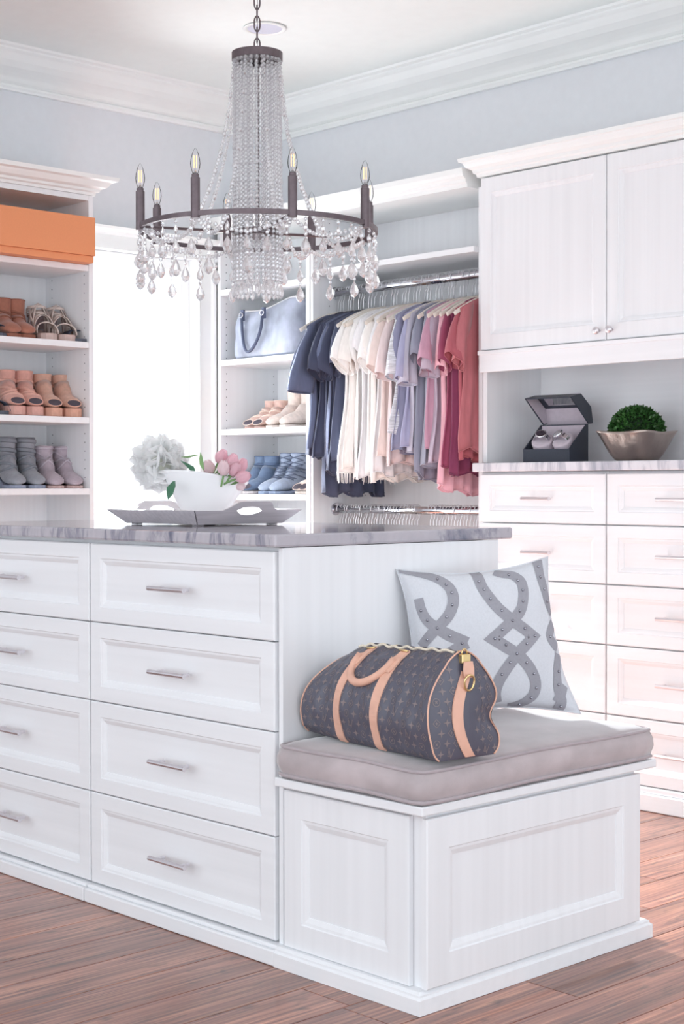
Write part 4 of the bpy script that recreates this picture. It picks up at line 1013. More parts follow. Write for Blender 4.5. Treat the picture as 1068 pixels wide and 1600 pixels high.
build_shoe('dark flat sandal at the right end of the upper shoe shelf', NAVYS, 'flat_sandal', put(119, Z1, -0.02), radians(0), shaft=0.05, heel=0.014, plat=0.012, wedge=True, sandal=True, straps=((0.04, 0.075, 0.03, 0.034), (0.075, 0.04, 0.03, 0.034)), cat='sandal')
build_shoe('black flat sandal cut off by the photo edge on the upper shoe shelf', NAVYS, 'flat_sandal', put(1, Z1), YW, shaft=0.05, heel=0.02, plat=0.012, wedge=True, sandal=True, straps=((0.04, 0.075, 0.03, 0.034), (0.075, 0.04, 0.03, 0.034), (-0.03, -0.03, 0.02, 0.05)), cat='sandal')
build_shoe('black flat sandal cut off by the photo edge on the middle shoe shelf', NAVYS, 'flat_sandal', put(3, Z2), YW, shaft=0.05, heel=0.03, plat=0.014, wedge=True, sandal=True, straps=((0.04, 0.075, 0.03, 0.036), (0.075, 0.04, 0.03, 0.036), (-0.03, -0.03, 0.02, 0.05)), cat='sandal')
st_ = ((0.35, 0.50, 0.006), (0.12, 0.12, 0.007), (0.50, 0.40, 0.006), (0.6, 0.64, 0.005))
build_shoe('dusty pink strappy peep toe shoe, left of its pair on the middle shelf', PINKS, 'peep_toe_heel', put(30, Z2), YW, shaft=0.168, heel=0.060, plat=0.034, wedge=False, peep=True, straps=st_, group='pair of dusty pink peep toes')
build_shoe('dusty pink strappy peep toe shoe beside the tan wedge booties', PINKS, 'peep_toe_heel', put(58, Z2), YW, shaft=0.168, heel=0.060, plat=0.034, wedge=False, peep=True, straps=st_, group='pair of dusty pink peep toes')
build_shoe('plain tan peep toe wedge bootie beside the pink shoes', TAN, 'wedge_bootie', put(88, Z2), YW, shaft=0.160, heel=0.066, plat=0.032, wedge=True, peep=True, straps=((0.16, 0.14, 0.005),), group='pair of tan wedge booties', cat='bootie')
build_shoe('plain tan peep toe wedge bootie nearest the right panel', TAN, 'wedge_bootie', put(118, Z2), YW, shaft=0.160, heel=0.066, plat=0.032, wedge=True, peep=True, straps=((0.16, 0.14, 0.005),), group='pair of tan wedge booties', cat='bootie')
st_ = ((0.02, 0.03, 0.009), (0.10, 0.12, 0.008), (0.20, 0.30, 0.005), (0.30, 0.22, 0.005), (0.36, 0.44, 0.005), (0.46, 0.40, 0.005))
build_shoe('grey suede strapped ankle boot at the photo edge on the lowest visible shelf', GREYS, 'ankle_boot', put(30, Z3), YW, shaft=0.185, heel=0.045, plat=0.012, wedge=True, straps=st_, group='pair of grey strapped boots', cat='boot')
build_shoe('grey suede strapped ankle boot beside the mauve booties', GREYS, 'ankle_boot', put(61, Z3), YW, shaft=0.185, heel=0.045, plat=0.012, wedge=True, straps=st_, group='pair of grey strapped boots', cat='boot')
st_ = ((0.05, 0.22, 0.003), (0.22, 0.05, 0.003), (0.22, 0.42, 0.003), (0.42, 0.22, 0.003), (0.02, 0.02, 0.004))
build_shoe('mauve suede bootie with thin crossed straps beside the grey boots', MAUVE, 'suede_bootie', put(90, Z3), YW, shaft=0.155, heel=0.040, plat=0.010, straps=st_, group='pair of mauve booties', cat='bootie')
build_shoe('mauve suede bootie with thin crossed straps nearest the right panel', MAUVE, 'suede_bootie', put(120, Z3), YW, shaft=0.155, heel=0.040, plat=0.010, straps=st_, group='pair of mauve booties', cat='bootie')
# tower shoes, toes towards -y
def on_tower(x): 
    r = rt*((x-534)/F_PX) + fw; return r.x*(4.02/r.y)
T2, T3 = 1.2505, 0.9855
DEN = shoe_mats('denim', rgb(118, 138, 168), rgb(232, 222, 222), rgb(104, 122, 154))
BLG = shoe_mats('blue_grey_suede', rgb(166, 178, 200), rgb(150, 164, 190), rgb(112, 122, 146))
BEI = shoe_mats('pale_beige_suede', rgb(238, 220, 210), rgb(240, 226, 216), rgb(232, 208, 196))
CUT = shoe_mats('blush_cutout_leather', rgb(226, 190, 178), rgb(206, 170, 160), rgb(242, 220, 208))
RT = -pi/2+0.17
def putT(px_, z): return (on_tower(px_+7)-0.118*cos(RT), 4.022-0.118*sin(RT), z)
R90 = -pi/2
for p_, lb in ((361, 'denim peep toe bootie behind the tulips'), (376, 'denim peep toe bootie beside the lace-up boots')):
    build_shoe(lb, DEN, 'denim_bootie', putT(p_, T3), RT, shaft=0.155, heel=0.045, plat=0.012, wedge=True, peep=True, straps=((0.10, 0.10, 0.006),), group='pair of denim booties', cat='bootie')
for p_, lb in ((401, 'blue-grey lace-up bootie beside the denim pair'), (418, 'blue-grey lace-up bootie beside the beige peep toe')):
    build_shoe(lb, BLG, 'lace_up_bootie', putT(p_, T3), RT, shaft=0.165, heel=0.040, plat=0.012, laces=True, group='pair of blue-grey lace-up booties', cat='bootie')
for p_, lb in ((462, 'pale beige peep toe bootie in front of the navy garments'), (480, 'pale beige peep toe bootie mostly hidden behind the navy garments')):
    build_shoe(lb, BEI, 'peep_toe_bootie', (min(on_tower(p_), -4.472), 4.145, T3), R90, shaft=0.160, heel=0.045, plat=0.012, wedge=True, peep=True, group='pair of beige peep toe booties', cat='bootie')
st_ = ((0.10, 0.16, 0.003), (0.16, 0.24, 0.003), (0.28, 0.20, 0.003), (0.30, 0.38, 0.003), (0.42, 0.36, 0.003), (0.48, 0.54, 0.003), (0.60, 0.56, 0.003))
for p_, lb in ((377, 'blush cut-out lace-up bootie at the left on the middle tower shelf'), (392, 'blush cut-out lace-up bootie beside the beige suede shoes')):
    build_shoe(lb, CUT, 'cut_out_bootie', putT(p_, T2), RT, shaft=0.128, heel=0.028, plat=0.010, wedge=True, peep=True, straps=st_, group='pair of blush cut-out booties', cat='bootie', sc=0.92)
for p_, lb in ((413, 'pale beige suede bootie right of the blush cut-out pair'), (434, 'pale beige suede bootie half hidden by the navy sleeve')):
    build_shoe(lb, BEI, 'suede_bootie', putT(p_, T2), RT, shaft=0.150, heel=0.025, plat=0.010, wedge=True, group='pair of beige suede booties', cat='bootie')

# ------------------------------------------------------------------ blue-grey handbag in the tower
BLUE = mat('blue_grey_soft_leather', rgb(176, 182, 200), 0.45, noise=(12, 12, 9), amt=0.42, bump=0.12, bscale=120)
BLUED = mat('dark_blue_leather', rgb(84, 92, 118), 0.5, noise=(20, 20, 20), amt=0.15)
hb = thing('handbag', 'slouchy blue-grey leather handbag with dark handles on the tower shelf', 'handbag', (-4.690, 4.055, 1.5345))
def hbp(u, v):
    W2, D2, H2 = 0.205, 0.060, 0.215
    x = (u-0.5)*2*W2; a = 2*u-1
    e = (1-abs(a)**6)**0.5 if abs(a) < 1 else 0
    th = 2*pi*v
    P = max(abs(cos(th))**7, 0)+max(abs(sin(th))**7, 0); r = P**(-1/7)
    yy = r*cos(th)*D2*(0.25+0.75*e); zz = (0.5+0.5*r*sin(th))
    taper = 1-0.42*max(0, zz)**1.4
    top = H2*(1-0.10*(1-a)*0.5+0.03*a)-0.012*cos(3*a+0.5)
    z = zz*top*(0.86+0.14*e)
    return (x*(1-0.02*zz)+0.003*sin(14*zz+6*a), yy*taper+0.006*sin(5*a+3*zz)*sin(pi*zz), max(z, 0.0))
g = G(); rs = [[hbp(i/24, j/32) for j in range(32)] for i in range(25)]; g.loft(rs); g.build('bag_body', BLUE, parent=hb, smooth=True)
for hx_1, hx_2 in ((-0.115, 0.015),):
    z0 = 0.165
    pts = [(hx_1+(hx_2-hx_1)*(i/20), -0.062-0.02*sin(pi*i/20), z0-0.145*sin(pi*i/20)**0.55) for i in range(21)]
    G().tube(pts, 0.0062, 8).build('handle', BLUED, parent=hb, smooth=True)
    pts = [(hx_1+0.03+(hx_2-hx_1)*(i/20), 0.062+0.02*sin(pi*i/20), z0-0.12*sin(pi*i/20)**0.55) for i in range(21)]
    G().tube(pts, 0.0062, 8).build('handle', BLUED, parent=hb, smooth=True)
    for x_ in (hx_1, hx_2):
        G().box(x_-0.009, -0.062, 0.150, x_+0.009, -0.050, 0.195).build('handle_tab', BLUED, parent=hb, bev=0.003)
        G().tube([(x_+0.011*cos(2*pi*i/14), -0.066, 0.172+0.010*sin(2*pi*i/14)) for i in range(14)], 0.0022, 6, closed=True).build('ring', CHROME, parent=hb, smooth=True)
G().tube([Vector(hbp(0.10+0.85*i/30, 0.315+0.006*sin(i*0.5)))+Vector((0, -0.001, 0.002)) for i in range(31)], 0.0042, 6).build('zipper', mat('pale_zip', rgb(226, 224, 226), 0.35, 0.5, noise=(300, 300, 300), amt=0.2), parent=hb, smooth=True)

# ------------------------------------------------------------------ rods, hangers, garments
RY, RZ = 4.118, 1.768
RY2, RZ2 = 4.118, 0.927
for z, lb in ((RZ, 'upper chrome clothes rod carrying the garments'), (RZ2, 'lower chrome clothes rod just above the island counter')):
    r_ = thing('clothes_rod', lb, 'rod', (-3.97, RY, z))
    G().cyl((-0.4185, 0, 0), (0.4015, 0, 0), 0.0145, 16).build('tube', CHROME, parent=r_, smooth=True)
    for s, xx in ((1, -0.4185), (-1, 0.4015)):
        G().cyl((xx, 0, 0), (xx+s*0.006, 0, 0), 0.024, 16).build('end_socket', CHROME, parent=r_, bev=0.001)
HC = {'black': mat('black_velvet', rgb(44, 46, 62), 0.9, sheen=0.5, noise=(90, 90, 90), amt=0.2), 'cream': mat('cream_velvet', rgb(226, 218, 208), 0.9, sheen=0.4, noise=(90, 90, 90)), 'tan': mat('tan_wood_hanger', rgb(222, 182, 146), 0.5, noise=(10, 90, 90), amt=0.15),
      'grey': mat('pale_grey_velvet', rgb(206, 206, 212), 0.9, sheen=0.4, noise=(90, 90, 90))}
def hanger_proto(col, sc=1.0):
    t = thing('clothes_hanger', 'x', 'hanger', (0, 0, 0))
    g = G(); R_ = 0.0195; pts = [(0, R_*cos(a), R_*sin(a)) for a in [radians(200-250*k/16) for k in range(17)]]
    pts += [(0, 0.010, -0.028), (0, 0.0, -0.040), (0, 0.0, -0.086)]
    G().tube(pts, 0.0016, 6, ref=(1, 0, 0)).build('hook', WIRE, parent=t, smooth=True)
    pts = []
    for k in range(25):
        s = -1+2*k/24; a = abs(s); pts.append((0, s*0.195*sc, -0.086-0.012*a-0.062*a**1.6))
    G().tube(pts, [0.0085-0.002*abs(-1+2*k/24) for k in range(25)], 8, flat=(0.36, 1.2), ref=(1, 0, 0)).build('shoulder_bar', HC[col], parent=t, smooth=True)
    G().tube([(0, -0.17*sc, -0.150), (0, 0.17*sc, -0.150)], 0.003, 6).build('trouser_bar', HC[col], parent=t, smooth=True)
    return t
hp_ = {}
HLAB = {'black': 'black slim hanger on the %s clothes rod', 'cream': 'cream slim hanger on the %s clothes rod', 'tan': 'tan wooden hanger on the %s clothes rod', 'grey': 'pale grey slim hanger on the %s clothes rod'}
def hang(col, x, where, yaw=0.0, lab=None, sc=None):
    z = RZ if where == 'upper' else RZ2
    if col not in hp_:
        hp_[col] = hanger_proto(col); o = hp_[col]
    else: o = copy_tree(hp_[col])
    o.location = (x, RY, z+0.0015); o.rotation_euler = (0, 0, yaw)
    o['label'] = lab or HLAB[col] % where; o['group'] = '%s hangers on the %s clothes rod' % (col, where)
    if sc: o.scale = (1, sc, 1)
    return o
random.seed(8)
FAB = {}
def fabric(nm, c, kind=0):
    if nm not in FAB: FAB[nm] = mat('fabric_'+nm, rgb(*c), 0.9, sheen=0.25, noise=(120, 120, 25) if kind == 0 else (18, 18, 260), amt=0.07 if kind == 0 else 0.45, bump=0.25, bscale=900)
    return FAB[nm]
def garment(x0, m, label, name, cat, group=None, hw=0.17, zb=1.12, sl=0.13, sw=0.058, fold=0.011, seed=0, fringe=False, hem_dip=0.0, out=0.06, t0=0.009, yaw=0.0, nocut=0.0, front_drop=0.0):
    rnd = random.Random(seed); ph = [rnd.uniform(0, 6.3) for _ in range(6)]
    t = thing(name, label, cat, (x0, RY, RZ), yaw, group)
    n, m_ = 60, 22; ztop = lambda s: (lambda a: -0.078-0.012*a-0.062*a**1.6-0.03*max(0, 1-(abs(s)/0.24)**2))(abs(s)*hw/0.195)
    zbt = zb-RZ
    k1 = rnd.uniform(16, 24)
    rings = []
    for j in range(m_+1):
        r = j/m_; ring = []
        w = hw*(1.0-0.10*sin(pi*min(1, r*1.1))+(0.02+0.04*rnd.random()*0)*r)
        for k in range(n):
            th = 2*pi*k/n; s = cos(th); sg = 1 if sin(th) >= 0 else -1
            zt_ = ztop(s); zz = zbt+0.010*sin(9*s+ph[0])*r - hem_dip*(1-s*s) - front_drop*(0.5-0.5*s)
            z = zt_+(zz-zt_)*r
            amp = fold*min(1, r*1.6)*(0.5+0.7*r)
            x = sg*t0*(0.5+0.9*min(1, r*2))*(abs(sin(th))**0.6) + amp*sin(k1*s+ph[1]+1.5*r) + 0.5*amp*sin(2.1*k1*s+ph[2]-2*r) + 0.006*r*sin(3*s+ph[3])
            y = min(s*w + 0.008*r*sin(6*r+ph[4]), 0.184)
            ring.append((x, y, z))
        rings.append(ring)
    G().loft(rings, False, False).build('body', m, parent=t, smooth=True, solid=0.0012)
    # hem edge
    if sl > 0:
        for sd in (-1, 1):
            rs = []; ns = 20
            hw0 = hw; out_ = out if sd < 0 else 0.008
            P = [((0.10, -0.106), (0.125, -0.225), t0), ((hw*0.93, -0.135), (0.138, -0.240), t0*1.5), ((hw+out_*0.45, -0.160-sl*0.35), (0.142, -0.262-sl*0.10), t0*2.0),
                 ((hw+out_*0.85, -0.175-sl*0.75), (0.146, -0.275-sl*0.30), t0*2.5), ((hw+out_, -0.190-sl), (0.150+out_*0.15, -0.290-sl*0.55), t0*(2.2+rnd.random()*1.2))]
            tw = rnd.uniform(-0.012, 0.016)
            for q, (A, B, th_) in enumerate(P):
                cy_, cz_ = (A[0]+B[0])/2, (A[1]+B[1])/2; dy, dz = (A[0]-B[0])/2, (A[1]-B[1])/2; ring = []
                for k in range(ns):
                    a = 2*pi*k/ns; ring.append((th_*sin(a)*(1+0.35*sin(3*a+ph[5])*(q > 1))+tw*q/4*(1+0.5*cos(a))+0.004*sin(5*cos(a)+ph[2])*(q/4), min(sd*(cy_+dy*cos(a)), 0.184), cz_+dz*cos(a)))
                rs.append(ring)
            G().loft(rs, False, False).build('sleeve', m, parent=t, smooth=True, solid=0.0012)
            G().tube(rs[-1], 0.0017, 5, closed=True).build('cuff', m, parent=t, smooth=True)
    G().tube(rings[-1], 0.0018, 5, closed=True).build('hem', m, parent=t, smooth=True)
    if fringe:
        g = G()
        for k in range(n):
            p = rings[-1][k]; l = 0.035+0.01*rnd.random(); g.tube([p, (p[0]+rnd.uniform(-.002, .002), p[1]+rnd.uniform(-.003, .003), p[2]-l)], [0.0022, 0.0012], 4)
        stuff(g.build('fringe', m, parent=t))
    return t
navy = [fabric('navy', (78, 84, 108)), fabric('ink', (64, 69, 92)), fabric('slate_navy', (98, 106, 134))]
white = [fabric('white', (250, 248, 246)), fabric('ivory', (250, 245, 240)), fabric('off_white', (244, 242, 244))]
seq = [  # x, material, hanger, label, name, cat, group, params
 (-4.368, navy[2], 'cream', 'slate navy t-shirt at the left end with a wide sleeve over the handbag', 'shirt', 'shirt', None, dict(zb=1.17, sl=0.20, out=0.125, hw=0.18, t0=0.011)),
 (-4.340, navy[0], 'black', 'navy top second from the left on the upper rod', 'shirt', 'shirt', None, dict(zb=1.13, sl=0.10, out=0.08)),
 (-4.312, navy[1], 'black', 'ink navy top third from the left on the upper rod', 'shirt', 'shirt', None, dict(zb=1.12, sl=0.12, out=0.075)),
 (-4.284, navy[0], 'black', 'longest navy top, hanging below the other dark garments', 'blouse', 'shirt', None, dict(zb=0.985, sl=0.10, out=0.05, hw=0.16)),
 (-4.256, navy[2], 'black', 'slate navy tee with long folds, third of the dark garments from the white ones', 'shirt', 'shirt', None, dict(zb=1.11, sl=0.09, out=0.045)),
 (-4.228, navy[1], 'black', 'ink navy top with a curved low hem beside the nearest navy tee', 'blouse', 'shirt', None, dict(zb=1.07, sl=0.12, out=0.05, hem_dip=0.03)),
 (-4.200, navy[0], 'black', 'navy tee hanging next to the white garments', 'shirt', 'shirt', None, dict(zb=1.12, sl=0.10, out=0.03, fold=0.006)),
 (-4.168, white[0], 'cream', 'white fringed top nearest the navy garments', 'blouse', 'shirt', None, dict(zb=1.075, sl=0.085, out=0.062, hw=0.182, fringe=True, fold=0.012)),
 (-4.138, white[1], 'cream', 'ivory ruffled blouse second of the white garments', 'blouse', 'shirt', 'white blouses in the middle of the rod', dict(zb=1.09, sl=0.09, out=0.05, hw=0.178, fold=0.010)),
 (-4.110, white[0], 'cream', 'white blouse third of the white garments', 'blouse', 'shirt', 'white blouses in the middle of the rod', dict(zb=1.06, sl=0.08, out=0.03, hw=0.17, fold=0.010)),
 (-4.080, white[2], 'grey', 'off-white top with a long side, fourth of the white garments', 'blouse', 'shirt', 'white blouses in the middle of the rod', dict(zb=1.05, sl=0.05, out=0.02, hw=0.17, fold=0.010)),
 (-4.050, white[0], 'grey', 'white blouse fifth of the white garments', 'blouse', 'shirt', 'white blouses in the middle of the rod', dict(zb=1.07, sl=0.09, out=0.035, hw=0.17, fold=0.010)),
 (-4.020, white[1], 'cream', 'ivory top with the lowest hem of the white garments', 'blouse', 'shirt', 'white blouses in the middle of the rod', dict(zb=1.04, sl=0.07, out=0.03, hw=0.17, fold=0.010)),
 (-3.990, white[2], 'black', 'off-white blouse last of the white garments', 'blouse', 'shirt', 'white blouses in the middle of the rod', dict(zb=1.06, sl=0.10, out=0.035, hw=0.165, fold=0.009)),
 (-3.962, fabric('blush', (238, 220, 214)), 'cream', 'pale blush top between the white and marled garments', 'blouse', 'shirt', None, dict(zb=1.12, sl=0.12, out=0.05)),
 (-3.934, fabric('blush_dark', (230, 212, 212)), 'tan', 'pinkish beige blouse just left of the marled grey tee', 'blouse', 'shirt', None, dict(zb=1.10, sl=0.15, out=0.05)),
 (-3.906, fabric('marled', (228, 228, 234), 1), 'cream', 'white and grey marled tee', 'shirt', 'shirt', None, dict(zb=1.21, sl=0.16, out=0.055)),
 (-3.878, fabric('steel', (150, 150, 176)), 'black', 'steel grey-blue top behind the lavender shirt', 'shirt', 'shirt', None, dict(zb=1.14, sl=0.12, out=0.04)),
 (-3.850, fabric('lavender', (172, 172, 202)), 'black', 'lavender blue shirt beside the marled tee', 'shirt', 'shirt', None, dict(zb=1.15, sl=0.17, out=0.05)),
 (-3.820, fabric('grey_lilac', (184, 180, 196)), 'cream', 'lilac grey tee with a wide open cuff', 'shirt', 'shirt', None, dict(zb=1.13, sl=0.19, out=0.035, t0=0.013)),
 (-3.790, fabric('slate', (140, 142, 160)), 'tan', 'slate grey top with a curved striped hem', 'blouse', 'shirt', None, dict(zb=1.07, sl=0.09, out=0.03, hem_dip=0.05)),
 (-3.762, fabric('grey', (156, 158, 174)), 'cream', 'mid grey tee left of the mauve pink top', 'shirt', 'shirt', None, dict(zb=1.09, sl=0.10, out=0.02)),
 (-3.732, fabric('rose', (196, 150, 170)), 'black', 'mauve pink top with a flared sleeve', 'shirt', 'shirt', None, dict(zb=1.14, sl=0.11, out=0.045)),
 (-3.702, fabric('taupe', (180, 164, 180)), 'cream', 'taupe mauve blouse with a gathered sleeve', 'blouse', 'shirt', None, dict(zb=1.11, sl=0.15, out=0.03, t0=0.012)),
 (-3.672, fabric('sheer_pink', (236, 180, 192)), 'cream', 'light pink blouse with the longest hem at the right', 'blouse', 'shirt', None, dict(zb=1.02, sl=0.14, out=0.02, hem_dip=0.03)),
 (-3.646, fabric('maroon', (150, 68, 96)), 'cream', 'maroon tee beside the pink blouse', 'shirt', 'shirt', None, dict(zb=1.09, sl=0.12, out=0.035, fold=0.005)),
 (-3.620, fabric('burgundy', (128, 56, 88)), 'cream', 'dark burgundy top behind the coral tees', 'shirt', 'shirt', None, dict(zb=1.06, sl=0.0)),
 (-3.598, fabric('coral', (178, 94, 104)), 'black', 'coral red tee second from the cabinet', 'shirt', 'shirt', None, dict(zb=1.11, sl=0.10, out=0.055)),
 (-3.578, fabric('coral_knit', (188, 110, 116)), 'cream', 'coral knitted top nearest the cabinet', 'shirt', 'shirt', None, dict(zb=1.14, sl=0.12, out=0.03, fold=0.005, t0=0.006)),
]
SHORT = ['slate navy wide-sleeved t-shirt at the left end', 'second navy top from the left', 'third dark top from the left', 'longest navy top', 'slate navy long-folded tee', 'ink navy curved-hem top', 'navy tee beside the whites',
         'white fringed top', 'second white blouse', 'third white blouse', 'fourth white top', 'fifth white blouse', 'ivory lowest-hemmed top', 'last white blouse', 'pale blush top', 'pinkish beige blouse', 'marled tee', 'steel grey-blue top',
         'lavender blue shirt', 'lilac grey tee', 'slate grey curved-hem top', 'mid grey tee', 'mauve pink flared-sleeve top', 'taupe mauve blouse', 'light pink long blouse', 'maroon tee', 'dark burgundy top', 'coral red tee', 'coral knitted top']
HC_N = {'black': 'black slim', 'cream': 'cream slim', 'tan': 'tan wooden', 'grey': 'pale grey slim'}
for i, (x_, m, hc, lb, nm, cat_, grp, kw) in enumerate(seq):
    hang(hc, x_, 'upper', radians(random.uniform(-3, 3)), '%s hanger carrying the %s' % (HC_N[hc], SHORT[i]))
    garment(x_, m, lb, nm, cat_, None, seed=i*7+3, yaw=radians(random.uniform(-5, 5)) if x_ < -3.63 else 0, **kw)
    if i < len(seq)-1 and i % 2 == 0:
        xn = (x_+seq[i+1][0])/2; c_ = 'black' if x_ < -4.2 else random.choice(('cream', 'cream', 'grey', 'black', 'tan'))
        o = hang(c_, xn, 'upper', radians(random.uniform(-3, 3)), 'empty %s hanger just right of the %s' % (HC_N[c_], SHORT[i]), 0.62)
x_ = -4.36
while x_ < -3.58:
    if not (-3.93 < x_ < -3.88): hang(random.choice(('cream', 'grey', 'grey', 'cream', 'black')), x_, 'lower', radians(random.uniform(-6, 6)))
    x_ += random.uniform(0.012, 0.018)

# ------------------------------------------------------------------ chandelier
CHX, CHY, CHZ = -3.129, 2.656, 1.692
RR = 0.314
ch = thing('chandelier', 'bronze ring chandelier with crystal bead strands and candle bulbs above the island', 'chandelier', (CHX, CHY, CHZ))
def cam_ang(deg):    # ring angle measured from image right, positive towards the camera
    a = radians(deg); d = rt*cos(a) - Vector((fw.x, fw.y, 0)).normalized()*sin(a); return Vector((d.x, d.y, 0))
G().loft([[((RR+p)*cos(2*pi*k/96), (RR+p)*sin(2*pi*k/96), q) for p, q in ((-0.004, -0.006), (0.005, -0.006), (0.005, 0.006), (-0.004, 0.006))] for k in range(97)], False, False).build('ring', BRONZE, parent=ch)
G().lathe([(0.058, -0.012), (0.060, -0.010), (0.060, 0.004), (0.058, 0.006)], n=32).build('hub_disc', BRONZE, parent=ch)
G().cyl((0, 0, -0.01), (0, 0, 0.455), 0.0048, 10).build('centre_stem', BRONZE, parent=ch)
G().loft([[((0.0655+p)*cos(2*pi*k/40), (0.0655+p)*sin(2*pi*k/40), 0.452+q) for p, q in ((-0.003, 0), (0.002, 0), (0.002, 0.020), (-0.003, 0.020))] for k in range(41)], False, False).build('top_band', BRONZE, parent=ch)
G().lathe([(0.064, 0.468), (0.064, 0.471)], n=40).build('top_plate', BRONZE, parent=ch)
for k in range(4):
    d = cam_ang(71+90*k); G().cyl(tuple(d*0.055+Vector((0, 0, -0.002))), tuple(d*(RR-0.003)+Vector((0, 0, -0.002))), 0.0036, 8).build('spoke', BRONZE, parent=ch)
# chain
link = None
for i in range(16):
    z = 0.485+i*0.0290
    pts = [(0.0075*cos(2*pi*k/18), 0, 0.0175*sin(2*pi*k/18)+(0.003 if sin(2*pi*k/18) > 0 else -0.003)) for k in range(18)]
    if link is None: link = G().tube(pts, 0.0021, 7, closed=True).build('chain_link', BRONZE, parent=ch, smooth=True); o = link
    else: o = link.copy(); C.objects.link(o); o.parent = ch
    o.location = (0, 0, z+0.006); o.rotation_euler = (0, 0, YAW*0+(pi/2 if i % 2 else 0)+0.9)
G().cyl((0, 0, 0.471), (0, 0, 0.482), 0.003, 8).build('loop_stem', BRONZE, parent=ch)
G().lathe([(0.060, -0.002), (0.058, -0.012), (0.030, -0.022), (0.012, -0.030)][::-1], (0, 0, ZC-CHZ), n=32).build('ceiling_canopy', BRONZE, parent=ch, smooth=True)
G().cyl((0.002, 0, 0.482), (0.002, 0, ZC-CHZ-0.02), 0.0012, 6).build('lamp_cord', mat('clear_cord', rgb(200, 196, 200), 0.4, noise=(80, 80, 80)), parent=ch)
# candles
FIL = mat('warm_filament', rgb(255, 190, 120), 0.5, emit=((1, 0.62, 0.28, 1), 1.4))
cp0 = None
for k in range(8):
    d = cam_ang(26+45*k)*(RR+0.0005)
    if cp0 is None:
        cp0 = G().lathe([(0.0115, -0.012), (0.0115, 0.088), (0.0092, 0.089), (0.0092, 0.096), (0.004, 0.0965)], n=18).build('candle_sleeve', BRONZE, parent=ch)
        bulb = G().lathe([(0.0065, 0.096), (0.0075, 0.100), (0.0115, 0.112), (0.0125, 0.122), (0.0112, 0.134), (0.0078, 0.147), (0.0040, 0.156), (0.0012, 0.160)], n=16).build('bulb', BULB, parent=cp0, smooth=True)
        f_ = G()
        for s in (-1, 1): f_.cyl((0.0032*s*rt.x, 0.0032*s*rt.y, 0.112), (0.0032*s*rt.x, 0.0032*s*rt.y, 0.142), 0.0009, 6)
        fil = f_.build('filament', FIL, parent=cp0)
        G().lathe([(0.0065, 0.0965), (0.0030, 0.104), (0.0018, 0.110)], n=10).build('bulb_base', CHROME, parent=cp0)
        o = cp0
    else:
        o = cp0.copy(); C.objects.link(o); o.parent = ch
        for q in cp0.children: c_ = q.copy(); C.objects.link(c_); c_.parent = o
    o.location = d
# crystals
def bead(g, c, r, n=6): g.lathe([(r*0.25, -r), (r*0.9, -r*0.42), (r*0.9, r*0.42), (r*0.25, r)], c, n)
def drop(g, c, w, h, n=8):   # teardrop hanging down from c
    g.lathe([(w*0.04, -h), (w*0.34, -h*0.86), (w*0.50, -h*0.62), (w*0.36, -h*0.34), (w*0.12, -h*0.08), (w*0.05, 0)], c, n)
random.seed(3)
def column_strand(r_top, r_bot, a, z0, z1, br, name='bead_strand', tear=True):
    g = G(); z = z0; i = 0
    while z > z1+0.03:
        f = (z0-z)/(z0-z1); r = r_top+(r_bot-r_top)*f; rr = br*(1.0 if i % 4 else 1.25)
        bead(g, (r*cos(a), r*sin(a), z), rr); z -= rr*2.05; i += 1
    if tear: drop(g, (r_bot*cos(a), r_bot*sin(a), z), 0.013, 0.034, 6)
    return g.build(name, CRYSTAL, parent=ch)
for k in range(26): column_strand(0.0600, 0.0640, 2*pi*k/26, 0.448, -0.165+random.uniform(-0.006, 0.006), 0.0052)
for k in range(12): column_strand(0.040, 0.042, 2*pi*(k+0.5)/12, 0.448, -0.150+random.uniform(-0.006, 0.006), 0.0052)
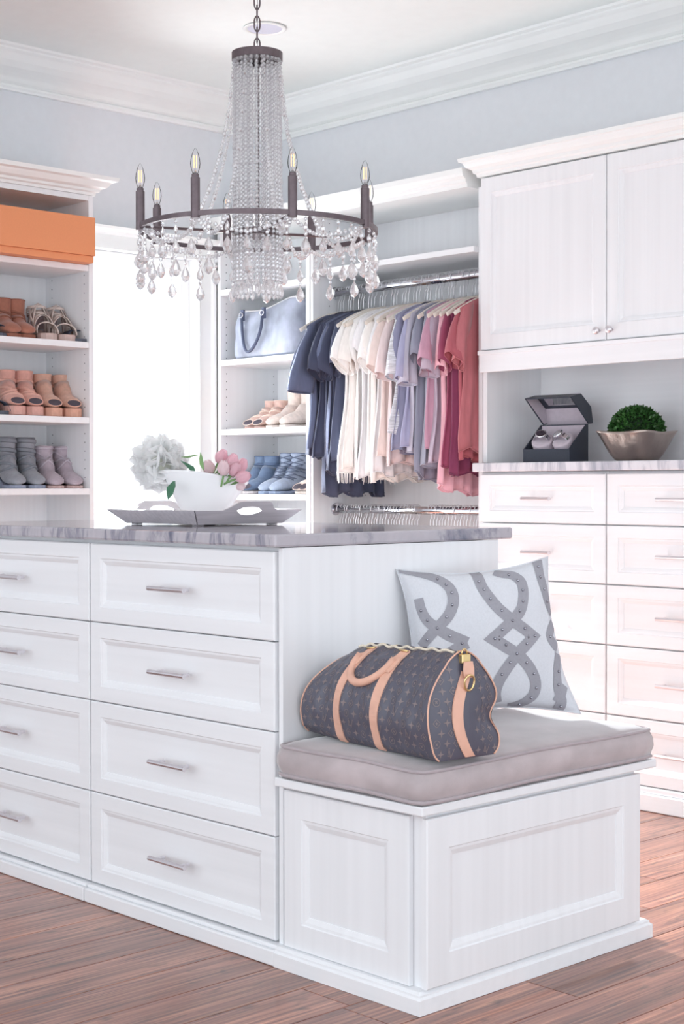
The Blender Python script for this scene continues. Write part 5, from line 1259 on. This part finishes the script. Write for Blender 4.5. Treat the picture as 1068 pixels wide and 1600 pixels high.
# draped strands from the band to the ring
for k in range(8):
    d = cam_ang(26+45*k); g = G(); N_ = 46; RM = 0.182
    for i in range(N_):
        f = i/(N_-1); r = 0.064+(RM-0.064)*(0.35*f+0.65*f**2.6); z = 0.450-0.452*f**0.96; rr = 0.0040+0.0024*f
        if i % 5 == 4: g.lathe([(rr*0.3, -rr*1.9), (rr*1.1, -rr*0.4), (rr*1.1, rr*0.4), (rr*0.3, rr*1.9)], (d.x*r, d.y*r, z), 6)
        else: bead(g, (d.x*r, d.y*r, z), rr)
    g.build('draped_strand', CRYSTAL, parent=ch)
    g = G()
    for i in range(1, 13):
        f = i/13; r = RM+(RR-0.006-RM)*f; bead(g, (d.x*r, d.y*r, -0.006-0.030*sin(pi*f)), 0.0062)
    g.build('bead_swag', CRYSTAL, parent=ch)
for k in range(8):
    d0, d1 = cam_ang(26+45*k), cam_ang(26+45*(k+1)); g = G()
    for i in range(1, 18):
        f = i/18; d = (d0*(1-f)+d1*f).normalized(); r = RR-0.012-0.05*sin(pi*f); bead(g, (d.x*r, d.y*r, -0.008-0.030*sin(pi*f)), 0.0056)
    g.build('bead_swag', CRYSTAL, parent=ch)
# pendants round the ring
pend = None; NP = 40
def pend_geo(long_):
    g = G(); g.cyl((0, 0, -0.004), (0, 0, -0.012), 0.0008, 5)
    z = -0.014; bead(g, (0, 0, z), 0.0048); z -= 0.008
    g.lathe([(0.001, -0.024), (0.0052, -0.016), (0.0058, -0.010), (0.001, 0)], (0, 0, z), 8); z -= 0.029
    bead(g, (0, 0, z), 0.0050); z -= 0.008
    if long_:
        drop(g, (0, 0, z), 0.0215, 0.036, 8); z -= 0.042; bead(g, (0, 0, z), 0.0050); z -= 0.007
        drop(g, (0, 0, z), 0.0265, 0.044, 8)
    else: drop(g, (0, 0, z), 0.0265, 0.044, 8)
    return g
pr_ = {}
for k in range(NP):
    L_ = k % 2
    if L_ not in pr_: pr_[L_] = pend_geo(L_).build('crystal_pendant', CRYSTAL, parent=ch); o = pr_[L_]
    else: o = pr_[L_].copy(); C.objects.link(o); o.parent = ch
    a = 2*pi*k/NP; rr = RR-0.002; o.location = (rr*cos(a), rr*sin(a), 0); o.rotation_euler = (0, 0, random.uniform(0, 1.5))
# ceiling fitting behind the chain
sp_ = thing('ceiling_speaker', 'round white flush fitting in the ceiling behind the chandelier chain', 'ceiling fitting', (-4.09, 3.506, ZC-0.0065))
G().lathe([(0.074, 0.005), (0.076, 0.001), (0.072, 0.0), (0.060, 0.001), (0.060, 0.005)], n=40).build('rim', W_TRIM, parent=sp_, smooth=True)
G().lathe([(0.0598, 0.002), (0.0598, 0.005)], n=40).build('grille', mat('pale_blue_grille', rgb(214, 216, 232), 0.7, noise=(400, 400, 400), amt=0.1), parent=sp_)
